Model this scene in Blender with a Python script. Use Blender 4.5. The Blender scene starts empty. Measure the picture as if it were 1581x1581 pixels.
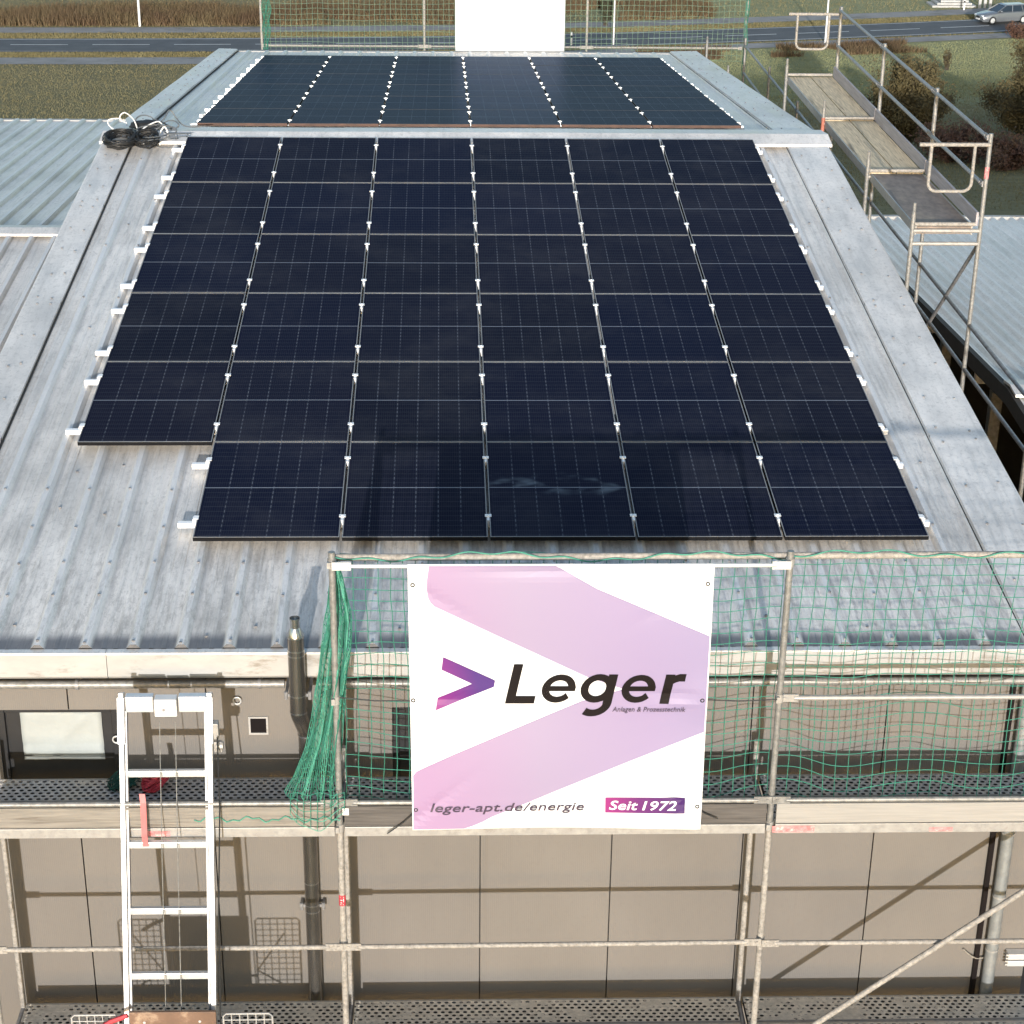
import bpy, bmesh, math, random
from mathutils import Vector, Matrix, noise
rnd = random.Random(7)
SC = bpy.context.scene
COL = SC.collection
R = math.radians

# ------------------------------------------------------------------ camera
FPX, PPX, PPY, SZ = 3079.57, 790.5, 1000.0, 1581.0
CPOS = Vector((-0.346, -25.078, 5.291))
PIT, YAW, ROL = R(26.156), R(2.131), R(0.716)
fw = Vector((math.sin(YAW)*math.cos(PIT), math.cos(YAW)*math.cos(PIT), -math.sin(PIT)))
r0 = Vector((math.cos(YAW), -math.sin(YAW), 0)); u0 = r0.cross(fw)
rt = math.cos(ROL)*r0 + math.sin(ROL)*u0
up = -math.sin(ROL)*r0 + math.cos(ROL)*u0
cam = bpy.data.cameras.new('camera'); cam_o = bpy.data.objects.new('camera', cam); COL.objects.link(cam_o)
cam.sensor_width = 36; cam.lens = FPX/SZ*36; cam.shift_y = (PPY-SZ/2)/SZ; cam.clip_start = .5; cam.clip_end = 9000
cam_o.matrix_world = Matrix(((rt.x, up.x, -fw.x, CPOS.x), (rt.y, up.y, -fw.y, CPOS.y), (rt.z, up.z, -fw.z, CPOS.z), (0, 0, 0, 1)))
SC.camera = cam_o
SC.render.resolution_x = SC.render.resolution_y = 1024

# ------------------------------------------------------------------ sky, sun, exposure
SUN_E, SUN_A = R(8.9), R(3.0)
world = bpy.data.worlds.new('World'); SC.world = world; world.use_nodes = True
wn = world.node_tree; sky = wn.nodes.new('ShaderNodeTexSky'); sky.sky_type = 'NISHITA'; sky.sun_disc = False
sky.sun_elevation = SUN_E; sky.sun_rotation = R(180)+SUN_A; sky.altitude = 300; sky.air_density = 1.0; sky.dust_density = 1.5; sky.ozone_density = 1.0
bg = wn.nodes['Background']; bg.inputs[1].default_value = 0.15; wn.links.new(sky.outputs[0], bg.inputs[0])
sl = bpy.data.lights.new('sun', 'SUN'); sl.energy = 2.7; sl.angle = R(0.55); sl.color = (1.0, .972, .94)
so = bpy.data.objects.new('sun', sl); COL.objects.link(so)
sd = Vector((math.sin(SUN_A)*math.cos(SUN_E), math.cos(SUN_A)*math.cos(SUN_E), -math.sin(SUN_E)))
so.rotation_euler = sd.to_track_quat('-Z', 'Y').to_euler(); so.location = (-10, -60, 30)
vs = SC.view_settings; vs.view_transform = 'Standard'; vs.look = 'None'; vs.exposure = 0.98; vs.gamma = 1

# ------------------------------------------------------------------ pixel helpers (direction from the photo, distance from what it touches)
def ray(x, y): return fw + rt*((x-PPX)/FPX) - up*((y-PPY)/FPX)
def at_y(x, y, Y): d = ray(x, y); return CPOS + d*((Y-CPOS.y)/d.y)
def at_z(x, y, Z): d = ray(x, y); return CPOS + d*((Z-CPOS.z)/d.z)

# ------------------------------------------------------------------ mesh helpers
class MB:
    def __init__(s): s.v = []; s.f = []
    def add(s, vs, fs):
        b = len(s.v); s.v += [tuple(p) for p in vs]; s.f += [tuple(b+i for i in f) for f in fs]; return s
    def box(s, a, b):
        (x0, y0, z0), (x1, y1, z1) = a, b
        return s.add([(x0,y0,z0),(x1,y0,z0),(x1,y1,z0),(x0,y1,z0),(x0,y0,z1),(x1,y0,z1),(x1,y1,z1),(x0,y1,z1)],
              [(0,3,2,1),(4,5,6,7),(0,1,5,4),(1,2,6,5),(2,3,7,6),(3,0,4,7)])
    def hexa(s, q0, q1):   # two quads -> solid
        return s.add(list(q0)+list(q1), [(0,3,2,1),(4,5,6,7),(0,1,5,4),(1,2,6,5),(2,3,7,6),(3,0,4,7)])
    def tube(s, pts, r, n=8, cap=True, closed=False):
        pts = [Vector(p) for p in pts]; m = len(pts); rs = r if isinstance(r, (list, tuple)) else [r]*m
        ref = None; rings = []
        for i in range(m):
            if closed: t = pts[(i+1) % m]-pts[i-1]
            else: t = pts[min(i+1, m-1)]-pts[max(i-1, 0)]
            t.normalize()
            if ref is None: a = t.cross(Vector((0,0,1)) if abs(t.z) < .9 else Vector((1,0,0)))
            else: a = ref-t*ref.dot(t)
            if a.length < 1e-5: a = t.orthogonal()
            a.normalize(); b = t.cross(a); ref = a
            rings.append([pts[i]+(a*math.cos(2*math.pi*k/n)+b*math.sin(2*math.pi*k/n))*rs[i] for k in range(n)])
        vs = [p for q in rings for p in q]; fs = []
        for i in range(m if closed else m-1):
            j = (i+1) % m
            for k in range(n): k2 = (k+1) % n; fs.append((i*n+k, i*n+k2, j*n+k2, j*n+k))
        if cap and not closed: fs += [tuple(range(n))[::-1], tuple((m-1)*n+k for k in range(n))]
        return s.add(vs, fs)
    def bar(s, p, q, w, h, side=None):   # rectangular bar p->q, w across 'side', h other
        p, q = Vector(p), Vector(q); t = (q-p).normalized()
        a = Vector(side) if side else (t.cross(Vector((0,0,1))) if abs(t.z) < .95 else Vector((1,0,0)))
        a = (a-t*a.dot(t)).normalized(); b = t.cross(a)
        f = lambda c: [c+a*(w/2)*i+b*(h/2)*j for i, j in ((-1,-1),(1,-1),(1,1),(-1,1))]
        return s.hexa(f(p), f(q))
    def mesh(s, name):
        me = bpy.data.meshes.new(name); me.from_pydata([tuple(p) for p in s.v], [], s.f); me.validate(); me.update()
        bm = bmesh.new(); bm.from_mesh(me); bmesh.ops.recalc_face_normals(bm, faces=bm.faces); bm.to_mesh(me); bm.free()
        return me

def link(o, parent=None, local=False):
    COL.objects.link(o)
    if parent is not None:
        o.parent = parent
        if not local and parent.type == 'EMPTY': o.matrix_parent_inverse = parent.matrix_basis.inverted()
    return o
def obj(name, mb, mat, parent=None, local=False, smooth=False, bevel=0, kind=None):
    me = mb.mesh(name) if isinstance(mb, MB) else mb
    if mat and not me.materials: me.materials.append(mat)
    o = bpy.data.objects.new(name, me); link(o, parent, local)
    if smooth:
        me.polygons.foreach_set('use_smooth', [True]*len(me.polygons))
        try: me.set_sharp_from_angle(angle=R(40))
        except Exception: pass
    if bevel:
        m = o.modifiers.new('bevel', 'BEVEL'); m.width = bevel; m.segments = 2; m.limit_method = 'ANGLE'
    if kind: o['kind'] = kind
    return o
def tag(o, label, cat, group=None):
    o['label'] = label; o['category'] = cat
    if group: o['group'] = group
    return o
def thing(name, label, cat, loc=(0,0,0), rot=(0,0,0), group=None):
    o = bpy.data.objects.new(name, None); COL.objects.link(o); o.empty_display_size = .1
    o.location = loc; o.rotation_euler = rot
    return tag(o, label, cat, group)

# ------------------------------------------------------------------ materials
class NT:
    def __init__(s, name):
        s.m = bpy.data.materials.new(name); s.m.use_nodes = True; s.t = s.m.node_tree; s.p = s.t.nodes['Principled BSDF']; s.out = s.t.nodes['Material Output']
        s.tc = s.t.nodes.new('ShaderNodeTexCoord')
    def n(s, typ, **kw):
        nd = s.t.nodes.new(typ)
        for k, v in kw.items(): setattr(nd, k, v)
        return nd
    def l(s, a, b): s.t.links.new(a, b)
    def val(s, sock, v):
        if hasattr(v, 'links') or isinstance(v, bpy.types.NodeSocket): s.l(v, sock)
        else: sock.default_value = v
    def math(s, op, a, b=None, c=None, clamp=False):
        nd = s.n('ShaderNodeMath', operation=op, use_clamp=clamp); s.val(nd.inputs[0], a)
        if b is not None: s.val(nd.inputs[1], b)
        if c is not None: s.val(nd.inputs[2], c)
        return nd.outputs[0]
    def map(s, scale=(1,1,1), src='Object', loc=(0,0,0)):
        m = s.n('ShaderNodeMapping'); m.inputs['Scale'].default_value = scale; m.inputs['Location'].default_value = loc; s.l(s.tc.outputs[src], m.inputs[0]); return m.outputs[0]
    def noise(s, scale, detail=4, rough=.55, mapping=None, src='Object'):
        nd = s.n('ShaderNodeTexNoise'); nd.inputs['Scale'].default_value = scale; nd.inputs['Detail'].default_value = detail; nd.inputs['Roughness'].default_value = rough
        s.l(s.map(mapping or (1,1,1), src), nd.inputs['Vector']); return nd.outputs['Fac']
    def ramp(s, fac, stops):
        nd = s.n('ShaderNodeValToRGB'); el = nd.color_ramp.elements
        while len(el) < len(stops): el.new(.5)
        for e, (p, c) in zip(el, stops): e.position = p; e.color = (*c, 1) if len(c) == 3 else c
        s.l(fac, nd.inputs[0]); return nd.outputs[0]
    def smooth(s, x, lo, hi):
        nd = s.n('ShaderNodeMapRange', interpolation_type='SMOOTHSTEP', clamp=True); s.val(nd.inputs[0], x); nd.inputs[1].default_value = lo; nd.inputs[2].default_value = hi; return nd.outputs[0]
    def mix(s, fac, a, b, blend='MIX'):
        nd = s.n('ShaderNodeMix', data_type='RGBA', blend_type=blend)
        s.val(nd.inputs[0], fac)
        for sock, v in ((nd.inputs[6], a), (nd.inputs[7], b)):
            if isinstance(v, bpy.types.NodeSocket): s.l(v, sock)
            else: sock.default_value = (*v, 1)
        return nd.outputs[2]
    def bump(s, h, strength=.3, dist=.01):
        b = s.n('ShaderNodeBump'); b.inputs['Strength'].default_value = strength; b.inputs['Distance'].default_value = dist; s.l(h, b.inputs['Height']); s.l(b.outputs[0], s.p.inputs['Normal'])
    def set(s, col=None, rough=None, metal=None, spec=None):
        if col is not None: s.val(s.p.inputs['Base Color'], col if isinstance(col, bpy.types.NodeSocket) else (*col, 1))
        if rough is not None: s.val(s.p.inputs['Roughness'], rough)
        if metal is not None: s.val(s.p.inputs['Metallic'], metal)
        if spec is not None: s.val(s.p.inputs['Specular IOR Level'], spec)
        return s.m
    def xyz(s, src='Object'):
        nd = s.n('ShaderNodeSeparateXYZ'); s.l(s.tc.outputs[src], nd.inputs[0]); return nd.outputs

def basic(name, col, rough=.6, metal=0, var=.25, scale=6, bump=0, stretch=(1,1,1), dark=None, dsc=1.5, spec=None):
    t = NT(name); f = t.noise(scale, 5, .6, stretch)
    lo = tuple(c*(1-var) for c in col); hi = tuple(min(1, c*(1+var)) for c in col)
    c = t.ramp(f, [(.3, lo), (.7, hi)])
    if dark: c = t.mix(t.smooth(t.noise(dsc, 6, .7, stretch), .52, .72), c, dark)
    t.set(c, rough, metal, spec)
    if bump: t.bump(t.noise(scale*5, 4, .6, stretch), bump, .004)
    return t.m

def roof_metal(name, base, streak=(9,.5,9), dirt=.5, eave=None, metal=.12, rib=None):
    t = NT(name)
    s1 = t.noise(1.0, 6, .65, streak); big = t.noise(.55, 5, .6); fine = t.noise(38, 4, .7); speck = t.noise(9, 8, .8, (1, .55, 1))
    b = base; c = t.ramp(s1, [(.28, tuple(x*.70 for x in b)), (.5, b), (.75, tuple(min(1, x*1.22) for x in b))])
    c = t.mix(t.math('MULTIPLY', t.smooth(big, .40, .68), .5*dirt), c, (.23, .21, .185))
    c = t.mix(t.math('MULTIPLY', t.smooth(speck, .52, .68), .38*dirt), c, (.28, .26, .235))
    lng = t.noise(1.0, 7, .75, (16, .16, 16)); c = t.mix(t.math('MULTIPLY', t.smooth(lng, .50, .66), .55*dirt), c, (.30, .28, .255))
    c = t.mix(t.math('MULTIPLY', t.smooth(fine, .5, .75), .35), c, (.70, .69, .67))
    c = t.mix(t.math('MULTIPLY', t.smooth(t.noise(24, 8, .8, (1, .7, 1)), .50, .64), .45), c, (.36, .345, .32))
    if rib:
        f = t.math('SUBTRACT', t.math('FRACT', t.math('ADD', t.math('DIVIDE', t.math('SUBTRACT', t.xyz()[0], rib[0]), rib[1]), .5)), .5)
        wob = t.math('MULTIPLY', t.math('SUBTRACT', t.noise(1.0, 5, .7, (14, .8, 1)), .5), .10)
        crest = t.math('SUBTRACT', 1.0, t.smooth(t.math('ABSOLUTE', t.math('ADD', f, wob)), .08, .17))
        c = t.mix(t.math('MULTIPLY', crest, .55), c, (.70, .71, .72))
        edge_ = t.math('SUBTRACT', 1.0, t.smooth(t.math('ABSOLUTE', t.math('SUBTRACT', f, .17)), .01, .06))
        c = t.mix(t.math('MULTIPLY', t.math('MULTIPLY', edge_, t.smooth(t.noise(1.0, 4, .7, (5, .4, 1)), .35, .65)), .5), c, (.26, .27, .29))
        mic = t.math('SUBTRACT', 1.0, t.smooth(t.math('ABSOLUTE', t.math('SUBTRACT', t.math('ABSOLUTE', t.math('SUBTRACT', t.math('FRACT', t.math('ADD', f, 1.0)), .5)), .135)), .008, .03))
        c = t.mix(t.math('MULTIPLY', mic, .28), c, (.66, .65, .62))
    if eave:
        y = t.xyz()[1]; near = t.smooth(t.math('MULTIPLY', y, -1), eave[0], eave[1])
        chip = t.smooth(t.noise(7, 9, .8, (2.6, .42, 1)), .47, .62)
        c = t.mix(t.math('MULTIPLY', t.math('MULTIPLY', near, chip), .45), c, (.24, .225, .205))
        flake = t.smooth(t.noise(13, 7, .75, (1.8, .5, 1)), .60, .67)
        c = t.mix(t.math('MULTIPLY', t.math('MULTIPLY', near, flake), .8), c, (.72, .71, .69))
        edge = t.smooth(t.math('MULTIPLY', y, -1), 11.85, 12.02)
        c = t.mix(t.math('MULTIPLY', t.math('MULTIPLY', edge, t.math('SUBTRACT', 1.0, crest)), .85), c, (.075, .08, .095))
    t.set(c, t.ramp(s1, [(.3, (.34,)*3), (.7, (.55,)*3)]), metal)
    t.bump(t.noise(7, 4, .6, (1.5, .4, 1)), .12, .01)
    return t.m

M = {}
M['roof'] = roof_metal('galvanised_roof', (.78, .745, .70), eave=(8.5, 12.0), dirt=.75, rib=(-3.2776, .3435))
M['roof_far'] = roof_metal('galvanised_roof_clean', (.72, .69, .655), dirt=.3, rib=(-3.2776, .3435))
M['flash'] = roof_metal('flashing_metal', (.79, .755, .715), streak=(3, .8, 3), dirt=.45)
M['roof_left'] = roof_metal('neighbour_roof_metal', (.74, .70, .655), streak=(6, .25, 6), dirt=.8, rib=(0, .345))
M['roof_right'] = roof_metal('shed_roof_metal', (.78, .755, .72), streak=(6, .25, 6), dirt=.4)
M['fascia'] = basic('fascia_cream', (.35, .342, .325), .55, 0, .10, 3, dark=(.20, .175, .145), dsc=2.6, stretch=(1, 1, 3))
M['dark'] = basic('dark_interior', (.018, .018, .018), .8)
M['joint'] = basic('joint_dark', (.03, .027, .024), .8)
M['steel'] = basic('galvanised_tube', (0.2378, 0.2337, 0.2214), .45, .3, .3, 30, .15, dark=(.17, .16, .145), dsc=9)
M['steel_dull'] = basic('galvanised_tube_dull', (.27, .27, .275), .5, .4, .3, 20, dark=(.17, .16, .15), dsc=8)
M['paint_worn'] = basic('worn_cement_tube', (0.2952, 0.2747, 0.246), .7, .1, .35, 40, .4, dark=(.18, .165, .15), dsc=14)
M['alu'] = basic('aluminium', (.62, .62, .61), .32, .35, .06, 20)
M['alu_rail'] = basic('aluminium_edge', (0.328, 0.3157, 0.2952), .45, .2, .2, 20, dark=(.26, .24, .22), dsc=10)
M['clamp'] = basic('clamp_aluminium', (.88, .88, .87), .3, .15, .03, 20)
M['wood'] = basic('toe_board_pale', (.205, .187, .16), .75, 0, .25, 5, .3, (.6, 8, 14), dark=(.11, .092, .075), dsc=3.2)
M['wood_dark'] = basic('toe_board_grey', (.085, .077, .07), .8, 0, .35, 5, .3, (.6, 8, 14))
M['wood_cream'] = basic('toe_board_cream', (.285, .272, .25), .75, 0, .12, 5, .2, (.5, 8, 14))
M['ply'] = basic('brown_plywood', (.16, .095, .062), .6, 0, .3, 5, .1, (1, 1, 1), dark=(.40, .30, .21), dsc=5)
M['plank'] = basic('weathered_plank', (.66, .53, .35), .8, 0, .3, 6, .3, (10, .5, 8), dark=(.27, .20, .13), dsc=2.5)
M['plank_dark'] = basic('dark_deck_plate', (.21, .165, .135), .65, 0, .3, 6, .2, (2, 1, 1), dark=(.34, .27, .20), dsc=1.2)
M['toe_lilac'] = basic('grey_side_board', (.36, .33, .34), .7, 0, .2, 6, .2, (8, .4, 8))
M['net'] = basic('green_cord', (.055, .25, .175), .65, 0, .25, 20)
M['net_pale'] = basic('pale_green_cord', (.20, .29, .20), .65, 0, .2, 12)
M['white_sheet'] = basic('white_vinyl', (.82, .82, .82), .5, 0, .02, 3)
M['rubber'] = basic('black_rubber', (.014, .014, .014), .55, 0, .5, 30)
M['cable_white'] = basic('white_cable', (.70, .69, .66), .5)
M['cable_grey'] = basic('grey_cable', (.11, .12, .13), .5)
M['red'] = basic('red_strap', (.50, .045, .06), .6, 0, .3, 15)
M['red_pale'] = basic('pale_red_mark', (.62, .20, .20), .7, 0, .4, 40, dark=(.62, .56, .5), dsc=30)
M['flue'] = basic('stainless_flue', (.25, .235, .215), .26, .9, .25, 8, 0, (1, 1, .3))
M['flue_bright'] = basic('stainless_bright', (.55, .55, .54), .2, .95, .1, 8)
M['zinc'] = basic('zinc_pipe', (.27, .28, .275), .45, .4, .18, 14)
M['zinc_dark'] = basic('grey_foam_filler', (.12, .12, .125), .8)
M['frame'] = basic('black_anodised', (.006, .006, .007), .65, 0, .2, 10, spec=.1)
M['rim'] = basic('panel_rim', (.24, .245, .25), .5, 0, .1, 10, spec=.2)
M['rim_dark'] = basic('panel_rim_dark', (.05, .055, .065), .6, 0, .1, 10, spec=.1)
M['window_frame'] = basic('window_frame_dark', (.016, .016, .017), .4)
M['blind'] = basic('white_blind', (0.32, 0.344, 0.336), .7, 0, .10, 3, .9)
M['asphalt'] = basic('asphalt', (.085, .087, .092), .8, 0, .2, .8)
M['path'] = basic('grey_path', (.27, .255, .245), .9, 0, .2, .6, dark=(.15, .14, .11), dsc=.5)
M['marking'] = basic('road_paint', (.70, .70, .68), .7, 0, .15, 2)
M['white_post'] = basic('white_post', (.74, .72, .69), .6, 0, .1, 3)
M['black_paint'] = basic('black_paint', (.02, .02, .02), .6)
M['concrete'] = basic('concrete', (.42, .41, .39), .9, 0, .2, 2)
M['bark'] = basic('bark', (.07, .055, .04), .9, 0, .3, 8)
M['rust_edge'] = basic('brown_frame_edge', (.085, .04, .025), .7, 0, .4, 9)
M['car_paint'] = basic('silver_paint', (.26, .275, .29), .25, .6, .03, 3)
M['car_glass'] = basic('car_glass', (.02, .03, .04), .08, 0, .05, 3)
M['lamp'] = basic('lamp_glass', (.75, .76, .78), .15, 0, .03, 3)
M['carton'] = basic('carton', (.42, .34, .26), .8, 0, .15, 5)
M['paper'] = basic('paper_label', (.6, .57, .52), .8, 0, .1, 5)

# wall cladding: fine vertical micro-lines
t = NT('wall_cladding'); x = t.xyz()[0]
c = t.ramp(t.noise(1.3, 5, .6, (1, 1, .6)), [(.3, (.141, .129, .116)), (.7, (.161, .148, .134))])
c = t.mix(t.math('MULTIPLY', t.smooth(t.noise(26, 4, .7), .5, .8), .35), c, (.12, .107, .093))
inf = t.n('ShaderNodeObjectInfo'); c = t.mix(1.0, c, t.ramp(inf.outputs['Random'], [(0, (.93, .93, .94)), (1, (1.0, .99, .97))]), 'MULTIPLY')
c = t.mix(t.math('MULTIPLY', t.smooth(t.noise(1.0, 5, .7, (9, 1, .25)), .55, .8), .25), c, (.085, .075, .065))
t.set(c, .55, 0); w = t.math('SINE', t.math('MULTIPLY', x, 420.0)); t.bump(w, .12, .002); M['wall'] = t.m

# perforated steel deck: staggered oval holes, really open
def deck_mat(name, col, dirt):
    t = NT(name); xs = t.xyz(); px, py = .058, .042
    row = t.math('FLOOR', t.math('DIVIDE', xs[1], py)); par = t.math('MULTIPLY', t.math('MODULO', t.math('ABSOLUTE', row), 2.0), .5)
    fx = t.math('SUBTRACT', t.math('FRACT', t.math('ADD', t.math('DIVIDE', xs[0], px), par)), .5); fy = t.math('SUBTRACT', t.math('FRACT', t.math('DIVIDE', xs[1], py)), .5)
    fill = t.noise(5.5, 6, .7, (.6, 1, 1))
    d = t.math('ADD', t.math('POWER', t.math('MULTIPLY', fx, 1.15), 2), t.math('POWER', fy, 2))
    hole = t.math('SUBTRACT', 1.0, t.smooth(d, .085, .115))
    openm = t.math('MULTIPLY', hole, t.math('SUBTRACT', 1.0, t.smooth(fill, dirt, dirt+.06)))
    c = t.ramp(t.noise(22, 5, .7), [(.3, tuple(a*.6 for a in col)), (.7, tuple(a*1.25 for a in col))])
    c = t.mix(t.math('MULTIPLY', t.smooth(fill, .46, .62), .6), c, (.58, .52, .43))
    t.set(c, .6, .15); t.bump(d, .9, .012)
    tr = t.n('ShaderNodeBsdfTransparent'); mx = t.n('ShaderNodeMixShader'); t.l(openm, mx.inputs[0]); t.l(t.p.outputs[0], mx.inputs[1]); t.l(tr.outputs[0], mx.inputs[2]); t.l(mx.outputs[0], t.out.inputs[0])
    return t.m
M['deck_up'] = deck_mat('perforated_deck', (.52, .50, .48), .62)
M['deck_low'] = deck_mat('perforated_deck_dirty', (.80, .72, .60), .50)

# solar glass
PW, PL, PG, RG = 1.1423, 1.722, .020, .015
def glass_mat(name, smudge):
    t = NT(name); xs = t.xyz(); cw = (PW-.05)/6; ch = (PL-.07)/2/10
    def line(v, w): return t.math('SUBTRACT', 1.0, t.smooth(t.math('ABSOLUTE', v), w*.4, w))
    u = t.math('DIVIDE', xs[0], cw); fu = t.math('MULTIPLY', t.math('SUBTRACT', t.math('FRACT', t.math('ADD', u, .5)), .5), cw)
    v = t.math('DIVIDE', t.math('SUBTRACT', t.math('ABSOLUTE', xs[1]), .006), ch); fv = t.math('MULTIPLY', t.math('SUBTRACT', t.math('FRACT', t.math('ADD', v, .5)), .5), ch)
    dash = t.math('ADD', .18, t.math('MULTIPLY', line(fv, .030), 1.0))
    jit = t.math('ADD', .35, t.math('MULTIPLY', t.smooth(t.noise(2.3, 2, .5, src='Object'), .35, .65), .9))
    vl = t.math('MULTIPLY', t.math('MULTIPLY', t.math('MULTIPLY', line(fu, .0045), dash), jit, clamp=True), .75)
    hl = t.math('MULTIPLY', line(fv, .0035), .22)
    inside = t.math('LESS_THAN', t.math('ABSOLUTE', xs[0]), PW/2-.03)
    mid = t.math('MULTIPLY', line(xs[1], .0085), 1.5)
    bus = t.math('MULTIPLY', line(t.math('SUBTRACT', t.math('FRACT', t.math('MULTIPLY', u, 10.0)), .5), .25), .05)
    ln = t.math('MAXIMUM', t.math('MULTIPLY', t.math('MAXIMUM', t.math('MAXIMUM', vl, hl), bus), inside), mid)
    info = t.n('ShaderNodeObjectInfo')
    tint = t.ramp(info.outputs['Random'], [(0, (.0075, .0105, .026)), (.35, (.0115, .013, .025)), (.7, (.0085, .0105, .020)), (1, (.013, .015, .030))])
    c = t.mix(t.math('MULTIPLY', ln, .62), tint, (.24, .27, .32))
    dm = t.n('ShaderNodeVectorMath', operation='ADD'); t.l(t.tc.outputs['Object'], dm.inputs[0]); t.l(info.outputs['Location'], dm.inputs[1]); dn = t.n('ShaderNodeTexNoise'); dn.inputs['Scale'].default_value = .9; dn.inputs['Detail'].default_value = 6; dn.inputs['Roughness'].default_value = .7; t.l(dm.outputs[0], dn.inputs['Vector'])
    low = t.smooth(t.math('MULTIPLY', xs[1], -1), .70, .86)
    c = t.mix(t.math('ADD', t.math('MULTIPLY', t.smooth(dn.outputs['Fac'], .42, .75), .075), t.math('MULTIPLY', low, .03)), c, (.20, .20, .20))
    if smudge:
        nz = t.smooth(t.noise(3.6, 2, .5, (1, 1.4, 1), src='Object'), .48, .80)
        band = t.math('SUBTRACT', 1.0, t.smooth(t.math('ABSOLUTE', t.math('SUBTRACT', xs[1], .06)), .03, .26))
        c = t.mix(t.math('MULTIPLY', t.math('MULTIPLY', nz, band), smudge), c, (.17, .21, .25))
    dust = t.noise(60, 3, .7); rg = t.math('ADD', .22, t.math('MULTIPLY', dust, .12))
    df = t.n('ShaderNodeBsdfDiffuse'); t.l(c, df.inputs[0]); gl = t.n('ShaderNodeBsdfGlossy'); gl.inputs[0].default_value = (.58, .74, 1, 1); t.l(rg, gl.inputs['Roughness'])
    fr = t.n('ShaderNodeFresnel'); fr.inputs[0].default_value = 1.12; mx = t.n('ShaderNodeMixShader'); t.l(t.math('MULTIPLY', fr.outputs[0], .17), mx.inputs[0]); t.l(df.outputs[0], mx.inputs[1]); t.l(gl.outputs[0], mx.inputs[2]); t.l(mx.outputs[0], t.out.inputs[0])
    return t.m
M['glass'] = glass_mat('solar_glass', 0)
M['glass_smudged'] = glass_mat('solar_glass_smudged', .85)

# ground
t = NT('grass_ground'); big = t.noise(.09, 5, .6); mid = t.noise(.5, 6, .65, (1, 1.6, 1)); fine = t.noise(3.5, 4, .7)
c = t.ramp(mid, [(.3, (.15, .128, .056)), (.5, (.205, .172, .075)), (.7, (.255, .212, .10))])
c = t.mix(t.smooth(big, .45, .65), c, (.165, .145, .062)); c = t.mix(t.math('MULTIPLY', t.smooth(fine, .5, .7), .5), c, (.045, .042, .018))
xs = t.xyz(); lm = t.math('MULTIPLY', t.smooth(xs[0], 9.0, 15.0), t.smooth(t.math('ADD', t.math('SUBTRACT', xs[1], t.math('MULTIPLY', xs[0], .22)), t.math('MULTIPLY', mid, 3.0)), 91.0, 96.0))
c = t.mix(t.math('MULTIPLY', lm, .85), c, t.ramp(mid, [(.3, (.22, .225, .10)), (.7, (.30, .30, .15))]))  # paler tone puts the sunlit part of the field into the colour
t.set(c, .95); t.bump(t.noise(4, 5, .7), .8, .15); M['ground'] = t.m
def blade_mat(name, stops, sc=.35):
    t = NT(name); c = t.ramp(t.noise(sc, 4, .7), stops)
    c = t.mix(t.math('MULTIPLY', t.smooth(t.noise(6, 2, .6), .4, .7), .45), c, tuple(a*.5 for a in stops[0][1])); t.set(c, .8)
    return t.m
M['grass'] = blade_mat('grass_blades', [(.3, (.17, .142, .06)), (.5, (.23, .19, .085)), (.7, (.28, .24, .115))])
M['grass_sunlit'] = blade_mat('sunlit_grass_blades', [(.3, (.24, .25, .115)), (.5, (.30, .30, .14)), (.7, (.34, .345, .18))])  # lighter copy of the grass, sunlight painted into its colour
M['reed'] = blade_mat('reed_blades', [(.3, (.105, .060, .032)), (.5, (.145, .098, .048)), (.7, (.17, .135, .065))])
M['leaf_olive'] = blade_mat('leaf_olive', [(.3, (.075, .055, .022)), (.5, (.11, .085, .032)), (.7, (.155, .12, .05))], 1.2)
M['leaf_red'] = blade_mat('leaf_red', [(.3, (.09, .045, .03)), (.5, (.14, .07, .045)), (.7, (.18, .12, .06))], 1.2)
M['leaf_dark'] = blade_mat('leaf_dark', [(.3, (.03, .035, .018)), (.5, (.05, .05, .022)), (.7, (.07, .07, .03))], 1.2)

# banner prints
def grad(name, pts, axis_scale, rough=.5):
    t = NT(name); xs = t.xyz(); f = t.math('ADD', t.math('MULTIPLY', xs[0], axis_scale[0]), t.math('ADD', t.math('MULTIPLY', xs[2], axis_scale[1]), axis_scale[2]))
    t.set(t.ramp(f, pts), rough); return t.m
M['pale_print'] = grad('pale_chevron_print', [(0, (.305, .20, .33)), (.35, (.275, .225, .335)), (.7, (.255, .205, .335)), (1, (.235, .205, .335))], (.45, .06, .30))
M['logo_print'] = grad('logo_arrow_print', [(0, (.27, .025, .16)), (.45, (.15, .012, .16)), (1, (.05, .012, .14))], (2.3, .55, 1.8))
M['badge_print'] = grad('badge_print', [(0, (.26, .018, .15)), (.4, (.11, .010, .12)), (1, (.04, .010, .10))], (1.75, 0, -1.35))
M['ink'] = basic('dark_ink', (.0075, .005, .005), .6, 0, .08, 3, spec=.15)
M['ink_violet'] = basic('violet_ink', (0.0525, 0.035, 0.0595), .5, 0, .08, 3)

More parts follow.
